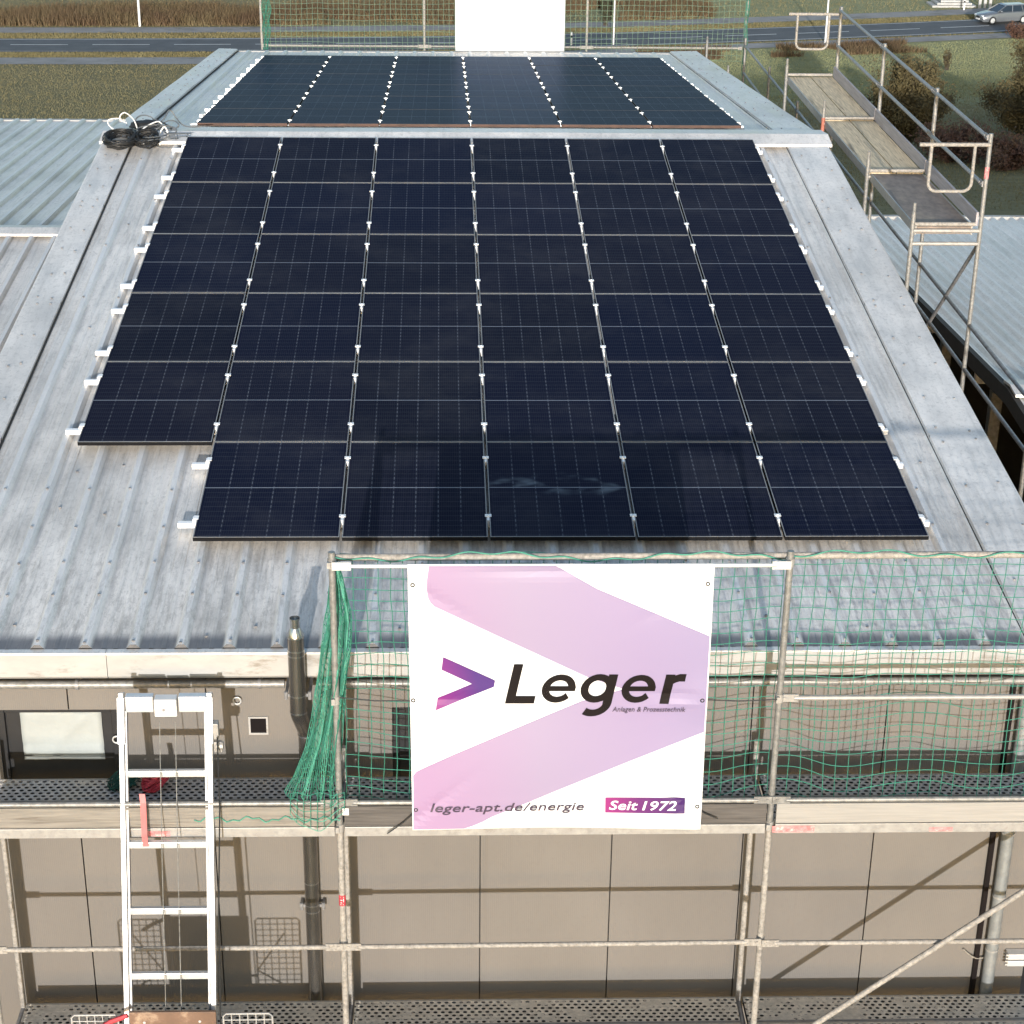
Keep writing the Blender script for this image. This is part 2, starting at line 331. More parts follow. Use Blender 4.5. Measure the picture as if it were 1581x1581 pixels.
# ------------------------------------------------------------------ terrain
TP = [(-400, -8.2), (18, -8.2), (30, -10.0), (46, -13.4), (70, -15.9), (100, -18.6), (120, -20.1), (128, -20.3), (150, -20.3), (200, -20.5), (9000, -20.5)]
def T(y):
    for (a, za), (b, zb) in zip(TP, TP[1:]):
        if y <= b: return za+(zb-za)*(y-a)/(b-a)
    return TP[-1][1]
def hit(x, y):
    d = ray(x, y); s = 20.0
    for _ in range(4000):
        s += .1; p = CPOS+d*s
        if p.z < T(p.y) and p.y > 14: return p
    return p
mb = MB(); ys = [-400, -60, 0, 18, 22, 26, 30, 38, 46, 58, 70, 85, 100, 110, 120, 124, 128, 140, 150, 170, 200, 300, 600, 1500, 5000]
xs_ = [-3000, -600, -200, -100, -60, -30, 0, 30, 60, 100, 200, 600, 3000]
vv = [(x, y, T(y)) for y in ys for x in xs_]; n = len(xs_)
mb.add(vv, [(j*n+i, j*n+i+1, (j+1)*n+i+1, (j+1)*n+i) for j in range(len(ys)-1) for i in range(n-1)])
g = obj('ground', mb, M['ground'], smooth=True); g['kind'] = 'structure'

def curve_y(x, pts):
    for (a, ya), (b, yb) in zip(pts, pts[1:]):
        if x <= b:
            k = (x-a)/(b-a); return ya+(yb-ya)*k
    return pts[-1][1]
NEAR = [(-300, 125.2), (-32.6, 125.5), (-10, 126.9), (9.4, 129.2), (24.5, 132.6), (43.6, 137.6), (80, 150), (300, 226)]
def smooth_near(x): return sum(curve_y(x+d, NEAR) for d in (-8, -4, 0, 4, 8))/5
def ribbon(name, off0, off1, lift, mat, x0=-280, x1=280, step=4):
    mb = MB(); k = int((x1-x0)/step); vs = []
    for i in range(k+1):
        x = x0+i*step; sl_ = (smooth_near(x+1)-smooth_near(x-1))/2; s = math.sqrt(1+sl_*sl_)
        for o_ in (off0(x) if callable(off0) else off0, off1(x) if callable(off1) else off1):
            y = smooth_near(x)+o_*s; vs.append((x, y, T(y)+lift))
    mb.add(vs, [(2*i, 2*i+2, 2*i+3, 2*i+1) for i in range(k)])
    o = obj(name, mb, mat); o['kind'] = 'structure'; return o
ribbon('road', -.3, 5.9, .05, M['asphalt'])
ribbon('path', lambda x: -6.2+max(0, min(1, (x+12)/34))*3.4, lambda x: -2.9+max(0, min(1, (x+12)/34))*2.2, .03, M['path'])
ribbon('footway', 8.6, 11.2, .03, M['path'])
# painted markings: edge lines and centre dashes belong to the road
ribbon('edge_line', .05, .18, .056, M['marking']); ribbon('edge_line', 5.5, 5.63, .056, M['marking'])
road_o = bpy.data.objects['road']
for nme in [o.name for o in COL.objects if o.name.startswith('edge_line')]:
    o = bpy.data.objects[nme]; o.parent = road_o; del o['kind']
x = -62.4
while x < 75:
    mb = MB(); vs = []
    for xx in (x, x+2, x+4.2):
        for o_ in (2.74, 2.90): vs.append((xx, smooth_near(xx)+o_, T(smooth_near(xx))+.057))
    mb.add(vs, [(0, 2, 3, 1), (2, 4, 5, 3)]); obj('centre_dash', mb, M['marking'], road_o); x += 6.0

# ------------------------------------------------------------------ main hall
A = R(5.079); CA, SA = math.cos(A), math.sin(A)
def N(x, d, h): return Vector((x, -d*CA-h*SA, -d*SA+h*CA))     # near slope: d metres below the ridge, h above the sheet
def Fr(x, d, h): return Vector((x, d*CA+h*SA, -d*SA+h*CA))      # far slope
GZ = -8.2
YW = -11.96
XL, XR = -4.52, 4.41
hall = thing('hall_building', 'grey hall with beige panel wall and gabled metal roof full of solar panels', 'building', (0, 0, GZ))
PITCH = .3435; RX0 = -3.2776
def rib_profile(x0, x1, hgt=.036, micro=.004):
    pts = []; k0 = math.ceil((x0-RX0)/PITCH-.5)
    k = k0
    ev = []
    while True:
        c = RX0+k*PITCH
        if c-.06 > x1: break
        for dx, h in ((-.052, 0), (-.020, hgt), (.020, hgt), (.052, 0), (.108, 0), (.116, micro), (.140, micro), (.148, 0), (.196, 0), (.204, micro), (.228, micro), (.236, 0)): ev.append((c+dx, h))
        k += 1
    ev = [e for e in ev if x0 < e[0] < x1]
    return [(x0, 0)]+ev+[(x1, 0)]
def sheet_mesh(fn, x0, x1, d0, d1, prof, segs=8):
    mb = MB(); m = len(prof); vs = []
    for j in range(segs+1):
        d = d0+(d1-d0)*j/segs
        for (x, h) in prof: vs.append(fn(x, d, h+.0015*math.sin(x*3+d*1.7)))
    mb.add(vs, [(j*m+i, j*m+i+1, (j+1)*m+i+1, (j+1)*m+i) for j in range(segs) for i in range(m-1)])
    return mb
RL = 12.165
sheetx = []
x = RX0-PITCH*3.5
while x < 4.30: sheetx.append((x, min(x+3*PITCH, 4.33))); x += 3*PITCH
for i, (a, b) in enumerate(sheetx):
    lift = .0015*(i % 2)
    p = [(q, h+lift) for q, h in rib_profile(a, b+.03)]
    obj('roof_sheet', sheet_mesh(N, a, b, .05, RL, p), M['roof'], hall, smooth=False)
    for i_ in range(len(p)-3):
        if p[i_+1][1]-p[i_][1] > .02 and p[i_+2][1]-p[i_+3][1] > .02:
            mb = MB(); mb.hexa([N(p[i_][0]+.003, RL-.03, .001), N(p[i_+3][0]-.003, RL-.03, .001), N(p[i_+2][0]-.002, RL-.03, p[i_+2][1]-.004), N(p[i_+1][0]+.002, RL-.03, p[i_+1][1]-.004)], [N(p[i_][0]+.003, RL-.012, .001), N(p[i_+3][0]-.003, RL-.012, .001), N(p[i_+2][0]-.002, RL-.012, p[i_+2][1]-.004), N(p[i_+1][0]+.002, RL-.012, p[i_+1][1]-.004)]); obj('rib_filler', mb, M['zinc_dark'], hall)
    obj('roof_sheet', sheet_mesh(Fr, a, b, .05, 13.35, p), M['roof_far'], hall, smooth=False)
# roof underlay / soffit slab so no light leaks
mb = MB(); mb.hexa([N(XL+.12, 0, -.04), N(XR-.12, 0, -.04), N(XR-.12, 12.0, -.04), N(XL+.12, 12.0, -.04)], [N(XL+.12, 0, -.16), N(XR-.12, 0, -.16), N(XR-.12, 12.0, -.16), N(XL+.12, 12.0, -.16)])
mb.hexa([Fr(XL+.12, 0, -.04), Fr(XR-.12, 0, -.04), Fr(XR-.12, 13.2, -.04), Fr(XL+.12, 13.2, -.04)], [Fr(XL+.12, 0, -.16), Fr(XR-.12, 0, -.16), Fr(XR-.12, 13.2, -.16), Fr(XL+.12, 13.2, -.16)])
obj('roof_deck', mb, M['joint'], hall)
# screws on ribs and in pans
mb = MB()
for k in range(-4, 24):
    cx = RX0+k*PITCH
    if not (-4.1 < cx < 3.85): continue
    for d in (.9, 2.4, 3.9, 5.4, 6.9, 8.4, 9.7, 10.35, 10.95, 11.45, 12.13):
        if rnd.random() < .25 and d < 9: continue
        q = N(cx+rnd.uniform(-.008, .008), d+rnd.uniform(-.02, .02), .037); mb.tube([q, q+Vector((0, -SA*.012, .012))], .011, 6)
    for d in (3.1, 6.1, 9.1, 10.0, 11.85):
        if rnd.random() < .5: continue
        q = N(cx+.17+rnd.uniform(-.05, .05), d+rnd.uniform(-.2, .2), 0.002); mb.tube([q, q+Vector((0, -SA*.012, .012))], .012, 6)
obj('roof_screws', mb, M['steel_dull'], hall, kind='stuff')
# verge flashings
def verge(fn, xi, xo, breaks, mat, flip=False):
    for j, (d0, d1) in enumerate(zip(breaks, breaks[1:])):
        e = .002*((4-j) if flip else j); s = 1 if xo > xi else -1; mb = MB(); hi, ho = .050+e, .062+e
        prof = [(xi, .006), (xi, hi), (xi+s*.02, hi+.004), (xo-s*.015, ho), (xo, ho-.004), (xo, -.20), (xo-s*.012, -.20), (xo-s*.012, ho-.02), (xi+s*.012, hi-.02), (xi+s*.012, .006)]
        m = len(prof); segs = 6; vs = []
        for jj in range(segs+1):
            d = (d0+(d1-d0+.03)*jj/segs) if flip else (d0-.03+(d1-d0+.03)*jj/segs)
            vs += [fn(x, d, h+.0025*math.sin(d*2.1+x)) for x, h in prof]
        mb.add(vs, [(jj*m+i, jj*m+(i+1) % m, (jj+1)*m+(i+1) % m, (jj+1)*m+i) for jj in range(segs) for i in range(m)]+[tuple(range(m)), tuple(segs*m+i for i in range(m))])
        obj('verge_flashing', mb, mat, hall)
        mb = MB(); q = xi-s*.001; mb.hexa([fn(q-s*.009, d0, .002), fn(q, d0, .002), fn(q, d1, .002), fn(q-s*.009, d1, .002)], [fn(q-s*.009, d0, .026), fn(q, d0, .026), fn(q, d1, .026), fn(q-s*.009, d1, .026)]); obj('shadow_line_strip', mb, M['joint'], hall)  # dark strip paints the shadow line along the flashing's inner edge
        sm = MB()
        for dd in [d0+.10, d1-.12]+[d0+(d1-d0)*q for q in (.28, .5, .74)]:
            for xx in (xi+s*.10, xo-s*.12):
                p = fn(xx+rnd.uniform(-.02, .02), dd+rnd.uniform(-.05, .05), .062); sm.tube([p, p+Vector((0, 0, .012))], .011, 6)
        obj('flashing_screws', sm, M['steel_dull'], hall, kind='stuff')
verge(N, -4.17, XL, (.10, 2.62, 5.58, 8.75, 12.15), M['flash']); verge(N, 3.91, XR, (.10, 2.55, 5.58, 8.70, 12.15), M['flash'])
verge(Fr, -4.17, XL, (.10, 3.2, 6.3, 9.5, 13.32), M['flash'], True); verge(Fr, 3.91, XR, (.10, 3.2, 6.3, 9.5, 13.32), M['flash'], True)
# ridge cap
for j, (a, b) in enumerate(((XL-.03, -1.6), (-1.6, 1.4), (1.4, XR+.03))):
    e = .003*(j % 2); mb = MB(); prof = [(-.34, .045+e), (-.33, .075+e), (0, .105+e), (.50, .098+e), (.51, .05+e), (.49, .05+e), (0, .075+e), (-.325, .05+e)]
    def cp(x, y, h): return Vector((x, y, -abs(y)*math.tan(A)+h))
    m = len(prof); vs = [cp(a, y, h) for y, h in prof]+[cp(b+.02, y, h) for y, h in prof]
    mb.add(vs, [(i, (i+1) % m, m+(i+1) % m, m+i) for i in range(m)]+[tuple(range(m)), tuple(range(m, 2*m))]); obj('ridge_cap', mb, M['flash'], hall)
# eave gutter / fascia
mb = MB(); prof = [(-12.10, -1.085), (-12.165, -1.085), (-12.17, -1.10), (-12.175, -1.27), (-12.15, -1.295), (-12.0, -1.30), (-12.0, -1.26), (-12.09, -1.25)]
cuts = [XL+.05, -2.78, .15, 3.05, XR-.05]
for a, b in zip(cuts, cuts[1:]):
    m = len(prof); mb = MB(); mb.add([(a+.002, y, z) for y, z in prof]+[(b-.002, y, z) for y, z in prof], [(i, (i+1) % m, m+(i+1) % m, m+i) for i in range(m)]+[tuple(range(m)), tuple(range(m, 2*m))]); obj('eave_fascia', mb, M['fascia'], hall)
    mb = MB(); mb.box((a, -12.185, -1.092), (b-.004, -12.119, -1.076)); obj('fascia_rim', mb, M['flash'], hall)
mb = MB(); mb.box((XL+.1, -12.0, -1.9), (XR-.1, YW+.06, -1.06)); 
mb = MB(); mb.box((XL+.1, 13.30, -1.30), (XR-.45, 13.42, -1.165)); obj('rear_gutter', mb, M['fascia'], hall)
# inner wall behind the cladding joints, side and back walls
mb = MB(); mb.box((XL+.14, YW+.055, GZ), (XR-.14, YW+.20, -1.06)); obj('wall_core', mb, M['joint'], hall)
mb = MB(); mb.box((XL+.14, YW+.20, GZ), (XL+.28, 13.1, -1.25)); mb.add([], [])
obj('side_wall', mb, M['wall'], hall)
mb = MB(); mb.box((XR-.28, YW+.20, GZ), (XR-.14, 13.1, -1.25)); obj('side_wall', mb, M['wall'], hall)
for sx in (XL+.15, XR-.27):
    mb = MB(); mb.add([(sx, YW+.2, -1.25), (sx, 13.1, -1.25), (sx, 0, -.10), (sx+.12, YW+.2, -1.25), (sx+.12, 13.1, -1.25), (sx+.12, 0, -.10)], [(0,1,2), (3,5,4), (0,2,5,3), (1,4,5,2), (0,3,4,1)]); obj('gable', mb, M['wall'], hall)
mb = MB(); mb.box((XL+.14, 12.95, GZ), (XR-.14, 13.1, -1.25)); obj('back_wall', mb, M['wall'], hall)
# cladding panels with window openings
OPEN = [(-3.66, -2.775, -2.55, -1.652), (-.745, .20, -2.75, -1.645), (3.955, 4.20, -2.75, -1.66)]
STEP = 1.015
def pieces(x0, x1, z0, z1):
    rects = [(x0, x1, z0, z1)]
    for (a, b, c, d) in OPEN:
        new = []
        for (p, q, r_, s) in rects:
            if b <= p or a >= q or d <= r_ or c >= s: new.append((p, q, r_, s)); continue
            if d < s: new.append((p, q, d, s))
            if c > r_: new.append((p, q, r_, c))
            if a > p: new.append((p, a, max(c, r_), min(d, s)))
            if b < q: new.append((b, q, max(c, r_), min(d, s)))
        rects = new
    return rects
for k in range(-5, 6):
    x0 = max(-.084+k*STEP, XL+.12); x1 = min(-.084+(k+1)*STEP, XR-.12)
    if x1-x0 < .05: continue
    for (p, q, r_, s) in pieces(x0+.005, x1-.005, GZ+.15, -1.10):
        if q-p < .02: continue
        mb = MB(); mb.box((p, YW, r_), (q, YW+.053, s)); obj('wall_panel', mb, M['wall'], hall)
mb = MB(); mb.box((XL+.12, YW-.01, GZ), (XR-.12, YW+.053, GZ+.145)); obj('plinth', mb, M['concrete'], hall)
# windows
def window(a, b, c, d, blind):
    fr = MB(); w = .05; y0, y1 = YW+.012, YW+.054
    fr.box((a, y0, c), (a+w, y1, d)); fr.box((b-w, y0, c), (b, y1, d)); fr.box((a+w, y0, d-w*.6), (b-w, y1, d)); fr.box((a+w, y0, c), (b-w, y1, c+w))
    root = obj('window', fr, M['window_frame'], hall, bevel=.004)
    mb = MB(); mb.box((a+w, YW+.046, c+w), (b-w, YW+.052, d-w*.6)); obj('pane', mb, M['window_frame'], root)
    if blind:
        bl = MB(); nx, nz = 14, 14; x0, x1, z0, z1 = blind; vs = []
        for j in range(nz+1):
            for i in range(nx+1):
                u, v = i/nx, j/nz; yy = YW+.034+.004*math.sin(u*5+v*9)+.016*math.sin(v*24)*max(0, .45-v)*2-.010*math.exp(-((u-.25-v*.6)/.05)**2)-.008*math.exp(-((u-.12-v*.75)/.04)**2)
                vs.append((x0+(x1-x0)*u, yy, z0+(z1-z0)*v))
        bl.add(vs, [(j*(nx+1)+i, j*(nx+1)+i+1, (j+1)*(nx+1)+i+1, (j+1)*(nx+1)+i) for j in range(nz) for i in range(nx)])
        o = obj('blind', bl, M['blind'], root, smooth=True); m = o.modifiers.new('s', 'SOLIDIFY'); m.thickness = .003
    return root
window(-3.66, -2.775, -2.55, -1.652, (-3.50, -2.90, -2.09, -1.686))
window(-.745, .20, -2.75, -1.645, None); window(3.955, 4.20, -2.75, -1.66, None)
# vent grille
mb = MB(); a, b, c, d = -1.81, -1.665, -1.862, -1.712
for bx in (((a, c), (b, c+.014)), ((a, d-.014), (b, d)), ((a, c+.014), (a+.014, d-.014)), ((b-.014, c+.014), (b, d-.014))): mb.box((bx[0][0], YW-.016, bx[0][1]), (bx[1][0], YW-.001, bx[1][1]))
vent = obj('vent_grille', mb, M['fascia'], hall)
for i in range(7):
    z = c+.018+i*.017; mb = MB(); mb.hexa([(a+.015, YW-.012, z), (b-.015, YW-.012, z), (b-.015, YW-.010, z+.002), (a+.015, YW-.010, z+.002)], [(a+.015, YW-.003, z+.011), (b-.015, YW-.003, z+.011), (b-.015, YW-.001, z+.013), (a+.015, YW-.001, z+.013)]); obj('slat', mb, M['ink'], vent)
mb = MB(); mb.box((a+.014, YW-.0008, c+.014), (b-.014, YW-.0003, d-.014)); obj('vent_backing', mb, M['dark'], vent)
# eye bolts for scaffold ties
for (px, py) in ((180, 1142), (366, 1082)):
    p = at_y(px, py, YW-.03); mb = MB(); mb.tube([(p.x+.028*math.cos(q*math.pi/8), YW-.03, p.z+.028*math.sin(q*math.pi/8)) for q in range(16)], .006, 6, closed=True); mb.tube([(p.x, YW, p.z-.028), (p.x, YW-.03, p.z-.028)], .006, 6); obj('eye_bolt', mb, M['alu'], hall, smooth=True)

# tube running under the eave
ty, tz = -12.10, -1.372
mb = MB(); mb.tube([(-4.35, ty, tz), (-1.52, ty, tz)], .031, 12); tube1 = obj('eave_pipe', mb, M['steel'], smooth=True); tag(tube1, 'grey metal pipe running under the eave, left of the flue', 'pipe', 'pipes under the eave')
for xx in (-3.02, -1.7): mb = MB(); mb.tube([(xx-.012, ty, tz), (xx+.012, ty, tz)], .038, 12); mb.box((xx-.012, ty, tz-.01), (xx+.012, YW, tz+.01)); obj('pipe_clip', mb, M['steel_dull'], tube1, smooth=True)
mb = MB(); mb.tube([(-1.27, ty, tz), (4.35, ty, tz)], .031, 12); tube2 = obj('eave_pipe', mb, M['steel'], smooth=True); tag(tube2, 'grey metal pipe running under the eave, right of the flue behind the netting', 'pipe', 'pipes under the eave')
for xx in (-1.1, .4, 2.0, 3.4): mb = MB(); mb.tube([(xx-.012, ty, tz), (xx+.012, ty, tz)], .038, 12); mb.box((xx-.012, ty, tz-.01), (xx+.012, YW, tz+.01)); obj('pipe_clip', mb, M['steel_dull'], tube2, smooth=True)

# flue pipe
flue = thing('flue_pipe', 'tall dark stainless flue pipe with bright cowl standing in front of the eave', 'flue', (-1.385, -12.05, GZ))
fx, fy = -1.41, -12.29
mb = MB(); mb.tube([(fx, fy, -1.50), (fx, fy, -.90)], .060, 20); obj('flue_section', mb, M['flue'], flue, smooth=True)
mb = MB(); mb.tube([(fx, fy, -.90), (fx, fy, -.885), (fx, fy, -.825)], [.064, .064, .034], 20); obj('cowl_cone', mb, M['flue_bright'], flue, smooth=True)
mb = MB(); mb.tube([(fx, fy, -.84), (fx, fy, -.755)], .034, 16, cap=False); mb.tube([(fx, fy, -.765), (fx, fy, -.752)], .039, 16, cap=False); mb.tube([(fx, fy, -.80), (fx, fy, -.79)], .030, 16); obj('outlet', mb, M['flue_bright'], flue, smooth=True)
lx, ly = -1.382, -12.065
el = [(fx, fy, -1.48), (fx, fy, -1.52), (fx+(lx-fx)*.2, fy+(ly-fy)*.15, -1.57), (fx+(lx-fx)*.8, fy+(ly-fy)*.85, -1.74), (lx, ly, -1.79), (lx, ly, -1.82)]
mb = MB(); mb.tube(el, .058, 20); obj('flue_elbow', mb, M['flue'], flue, smooth=True)
mb = MB(); mb.tube([(lx, ly, -1.80), (lx, ly, GZ)], .055, 20); obj('flue_section', mb, M['flue'], flue, smooth=True)
for (cx, cy, z, rr) in ((fx, fy, -1.0, .0625), (fx, fy, -1.04, .0615), (fx, fy, -1.36, .0615), (fx, fy, -1.50, .063), (lx, ly, -1.81, .061), (lx, ly, -3.30, .058), (lx, ly, -3.36, .058), (lx, ly, -3.1, .057)):
    mb = MB(); mb.tube([(cx, cy, z-.006), (cx, cy, z+.006)], rr, 20); obj('joint_band', mb, M['flue_bright'], flue, smooth=True)
for z in (-1.375, -3.33):
    cx, cy = (fx, fy) if z > -2 else (lx, ly)
    for s in (-1, 1):
        mb = MB(); mb.tube([(cx+s*.085, cy+.01, z-.03), (cx+s*.085, cy+.01, z+.03)], .014, 8); mb.box((cx+s*.055 if s > 0 else cx-.085, cy+.01, z-.012), (cx+.085 if s > 0 else cx-.055, cy+.03, z+.012)); mb.bar((cx+s*.085, cy+.02, z), (cx+s*.085, YW, z), .02, .02); obj('wall_clamp', mb, M['steel_dull'], flue)

# downpipe with conduit, cable, cable tray
dp = thing('rain_downpipe', 'grey zinc rain downpipe on the beige wall at the right edge', 'downpipe', (4.0, -12.03, GZ))
mb = MB(); mb.tube([(3.985, -12.035, GZ), (3.985, -12.035, -1.30)], .050, 18); obj('pipe', mb, M['zinc'], dp, smooth=True)
for z in (-2.72, -3.30, -3.72, -3.80): mb = MB(); mb.tube([(3.985, -12.035, z-.008), (3.985, -12.035, z+.008)], .0535, 18); mb.box((3.975, -12.0, z-.007), (3.995, YW, z+.007)); obj('pipe_band', mb, M['alu_rail'], dp, smooth=True)
mb = MB(); mb.box((3.868, -12.0, GZ), (3.905, YW-.0, -1.31)); o = obj('conduit', mb, M['ink']); tag(o, 'narrow black cable conduit running down the wall beside the zinc downpipe', 'conduit')
mb = MB(); q0, q1 = at_y(1487, 1465, YW-.02), at_y(1530, 1474, YW-.03); mb.tube([(q0.x+(q1.x-q0.x)*i/8, YW-.02-.015*math.sin(i/8*3.14), q0.z+(q1.z-q0.z)*i/8-.055*math.sin(i/8*math.pi)) for i in range(9)], .007, 8); o = obj('wall_cable', mb, M['wood'], smooth=True); tag(o, 'short beige cable sagging from the wall to the downpipe', 'cable')
tr = thing('cable_tray', 'white cable tray end beside the downpipe on the wall', 'cable tray', (4.15, -12.0, -3.85))
q = at_y(1556, 1470, YW-.06)
for i in range(2): mb = MB(); mb.box((q.x, YW-.09, q.z-.055-i*.062), (4.28, YW-.005, q.z-.005-i*.062)); obj('tray_rail', mb, M['alu'], tr, bevel=.003)
for i in range(4): mb = MB(); mb.tube([(q.x-.018, YW-.08, q.z-.015-i*.03), (q.x+.004, YW-.08, q.z-.015-i*.03)], .010, 8); obj('tray_clip', mb, M['alu_rail'], tr, smooth=True)

# ------------------------------------------------------------------ solar panels
W = 6*PW+5*PG; D1, D2 = .281, .733; HT = .12
fb = MB()   # frame sides
def frame_box(mb, z0, z1, o_, i_):
    hw, hl = PW/2, PL/2
    mb.box((-hw+o_, -hl+o_, z0), (hw-o_, -hl+i_, z1)); mb.box((-hw+o_, hl-i_, z0), (hw-o_, hl-o_, z1)); mb.box((-hw+o_, -hl+i_, z0), (-hw+i_, hl-i_, z1)); mb.box((hw-i_, -hl+i_, z0), (hw-o_, hl-i_, z1))
frame_box(fb, -.035, -.0015, 0, .030); frame_me = fb.mesh('frame'); frame_me.materials.append(M['frame'])
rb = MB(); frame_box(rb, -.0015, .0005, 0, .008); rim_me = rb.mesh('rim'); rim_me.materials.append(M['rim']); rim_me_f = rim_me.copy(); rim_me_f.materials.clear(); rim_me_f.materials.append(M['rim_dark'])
gb = MB(); gb.box((-PW/2+.008, -PL/2+.008, -.006), (PW/2-.008, PL/2-.008, -.0008)); glass_me = gb.mesh('cell_glass'); glass_me.materials.append(M['glass'])
glass_me2 = glass_me.copy(); glass_me2.materials.clear(); glass_me2.materials.append(M['glass_smudged'])
frame_me_f = frame_me.copy(); frame_me_f.materials.clear(); frame_me_f.materials.append(M['rust_edge'])
ORD = ['first', 'second', 'third', 'fourth', 'fifth', 'sixth']
def panel(i, k, far):
    x = -W/2+PW/2+i*(PW+PG); d = (D2 if far else D1)+k*(PL+RG)+PL/2
    p = Fr(x, d, HT) if far else N(x, d, HT)
    p.z += rnd.uniform(-.002, .002)
    lab = ('far-slope solar panel, %s column from the left, %s row beyond the ridge' if far else 'near-slope solar panel, %s column from the left, %s row below the ridge') % (ORD[i], ORD[k])
    o = thing('solar_panel', lab, 'solar panel', p, (-A if far else A, 0, 0), 'solar panels on the far slope' if far else 'solar panels on the near slope')
    o.rotation_euler.x += rnd.uniform(-.0012, .0012); o.rotation_euler.y = rnd.uniform(-.0012, .0012)
    sm = (not far) and k == 5 and i == 3
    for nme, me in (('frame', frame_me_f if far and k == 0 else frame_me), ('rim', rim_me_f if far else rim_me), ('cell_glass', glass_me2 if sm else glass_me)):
        c = bpy.data.objects.new(nme, me); link(c, o, True)
for k in range(6):
    for i in range(6):
        if not (i == 0 and k == 5): panel(i, k, False)
        panel(i, k, True)
# mounting rails with clamps
def rail(d, i0, far, label):
    fn = Fr if far else N
    xl = -W/2+i0*(PW+PG); o = thing('mounting_rail', label, 'mounting rail', fn(xl, d, .036), (-A if far else A, 0, 0), 'rails under the %s panels' % ('far' if far else 'near'))
    ml = .155 if not far else .13
    mb = MB(); mb.box((-ml, -.024, .003), (W/2-xl+.075, .024, .046)); obj('rail_profile', mb, M['clamp'], o, local=True, bevel=.003)
    for i in range(i0, 7):
        mb = MB()
        if i == i0: cx = -.012; mb.box((cx-.022, -.03, .0465), (cx+.008, .03, .082)); mb.box((cx-.012, -.03, .0855), (cx+.026, .03, .090)); mb.box((cx-.012, -.03, .082), (cx+.008, .03, .0855))
        elif i == 6: cx = W/2-xl+.012; mb.box((cx-.008, -.03, .0465), (cx+.022, .03, .082)); mb.box((cx-.026, -.03, .0855), (cx+.012, .03, .090)); mb.box((cx-.008, -.03, .082), (cx+.012, .03, .0855))
        else:
            cx = (i-i0)*(PW+PG)-PG/2; mb.box((cx-.026, .005, .0855), (cx+.026, .045, .0905)); mb.box((cx-.0095, -.050, .0465), (cx+.0095, .040, .0850)); mb.tube([(cx, .02, .0905), (cx, .02, .098)], .008, 6)
        obj('clamp', mb, M['clamp'], o, local=True)
cl = 0
NTH = ['first', 'second', 'third', 'fourth', 'fifth', 'sixth', 'seventh', 'eighth', 'ninth', 'tenth', 'eleventh', 'twelfth']
for k in range(6):
    for off in (.33, PL-.33):
        rail(D1+k*(PL+RG)+off, 1 if k == 5 else 0, False, 'white aluminium mounting rail with clamps under near-slope panels, %s line below the ridge' % NTH[cl])
        rail(D2+k*(PL+RG)+off, 0, True, 'white aluminium mounting rail with clamps under far-slope panels, %s line beyond the ridge' % NTH[cl]); cl += 1

# ------------------------------------------------------------------ neighbouring buildings
def gable_shed(name, label, x0, x1, yr, zr, yf, zf, yn, mat, prof, wall, opening=None):
    b = thing(name, label, 'building', ((x0+x1)/2, yr, T(yr)))
    tf = (zr-zf)/(yf-yr)
    def far(x, d, h): return Vector((x, yr+d, zr-d*tf+h))
    def near(x, d, h): return Vector((x, yr-d, zr-d*tf+h))
    x = x0; i = 0
    while x < x1-.01:
        xe = min(x+1.05*2, x1); p = [(q, h+.002*(i % 2)) for q, h in prof(x, xe+.02)]
        obj('roof_sheet', sheet_mesh(far, x, xe, .04, yf-yr, p, 3), mat, b); obj('roof_sheet', sheet_mesh(near, x, xe, .04, yr-yn, p, 3), mat, b); x = xe; i += 1
    mb = MB(); prof_ = [(-.28, .045), (-.27, .075), (0, .09), (.27, .075), (.28, .045), (0, .06)]; m = 6
    mb.add([(x0, yr+y, zr-abs(y)*tf+h) for y, h in prof_]+[(x1, yr+y, zr-abs(y)*tf+h) for y, h in prof_], [(i, (i+1) % m, m+(i+1) % m, m+i) for i in range(m)]+[tuple(range(m)), tuple(range(m, 2*m))]); obj('ridge_cap', mb, M['flash'], b)
    g = -9.0; mb = MB(); mb.box((x0, yf-.01, zf-.14), (x1, yf+.11, zf+.03)); obj('rear_gutter', mb, M['fascia'], b)
    if not opening:
        mb = MB(); mb.box((x0+.1, yn+.3, g), (x0+.25, yf-.3, zf-.12)); obj('side_wall', mb, wall, b)
    mb = MB(); mb.box((x1-.25, yn+.3, g), (x1-.1, yf-.3, zf-.12)); obj('side_wall', mb, wall, b)
    mb = MB(); mb.box((x0+.25, yf-.45, g-3), (x1-.25, yf-.3, zf-.12)); obj('back_wall', mb, wall, b)
    zn = zr-(yr-yn)*tf
    mb = MB(); mb.box((x0+.25, yn+.3, g), (x1-.25, yn+.45, zn-.12)); obj('front_wall', mb, wall, b)
    mb = MB(); mb.hexa([far(x0+.12, 0, -.03), far(x1-.1, 0, -.03), far(x1-.1, yf-yr-.1, -.03), far(x0+.12, yf-yr-.1, -.03)], [far(x0+.12, 0, -.10), far(x1-.1, 0, -.10), far(x1-.1, yf-yr-.1, -.10), far(x0+.12, yf-yr-.1, -.10)])
    mb.hexa([near(x0+.12, 0, -.03), near(x1-.1, 0, -.03), near(x1-.1, yr-yn-.1, -.03), near(x0+.12, yr-yn-.1, -.03)], [near(x0+.12, 0, -.10), near(x1-.1, 0, -.10), near(x1-.1, yr-yn-.1, -.10), near(x0+.12, yr-yn-.1, -.10)]); obj('roof_deck', mb, M['dark'], b)
    return b, far, near, tf
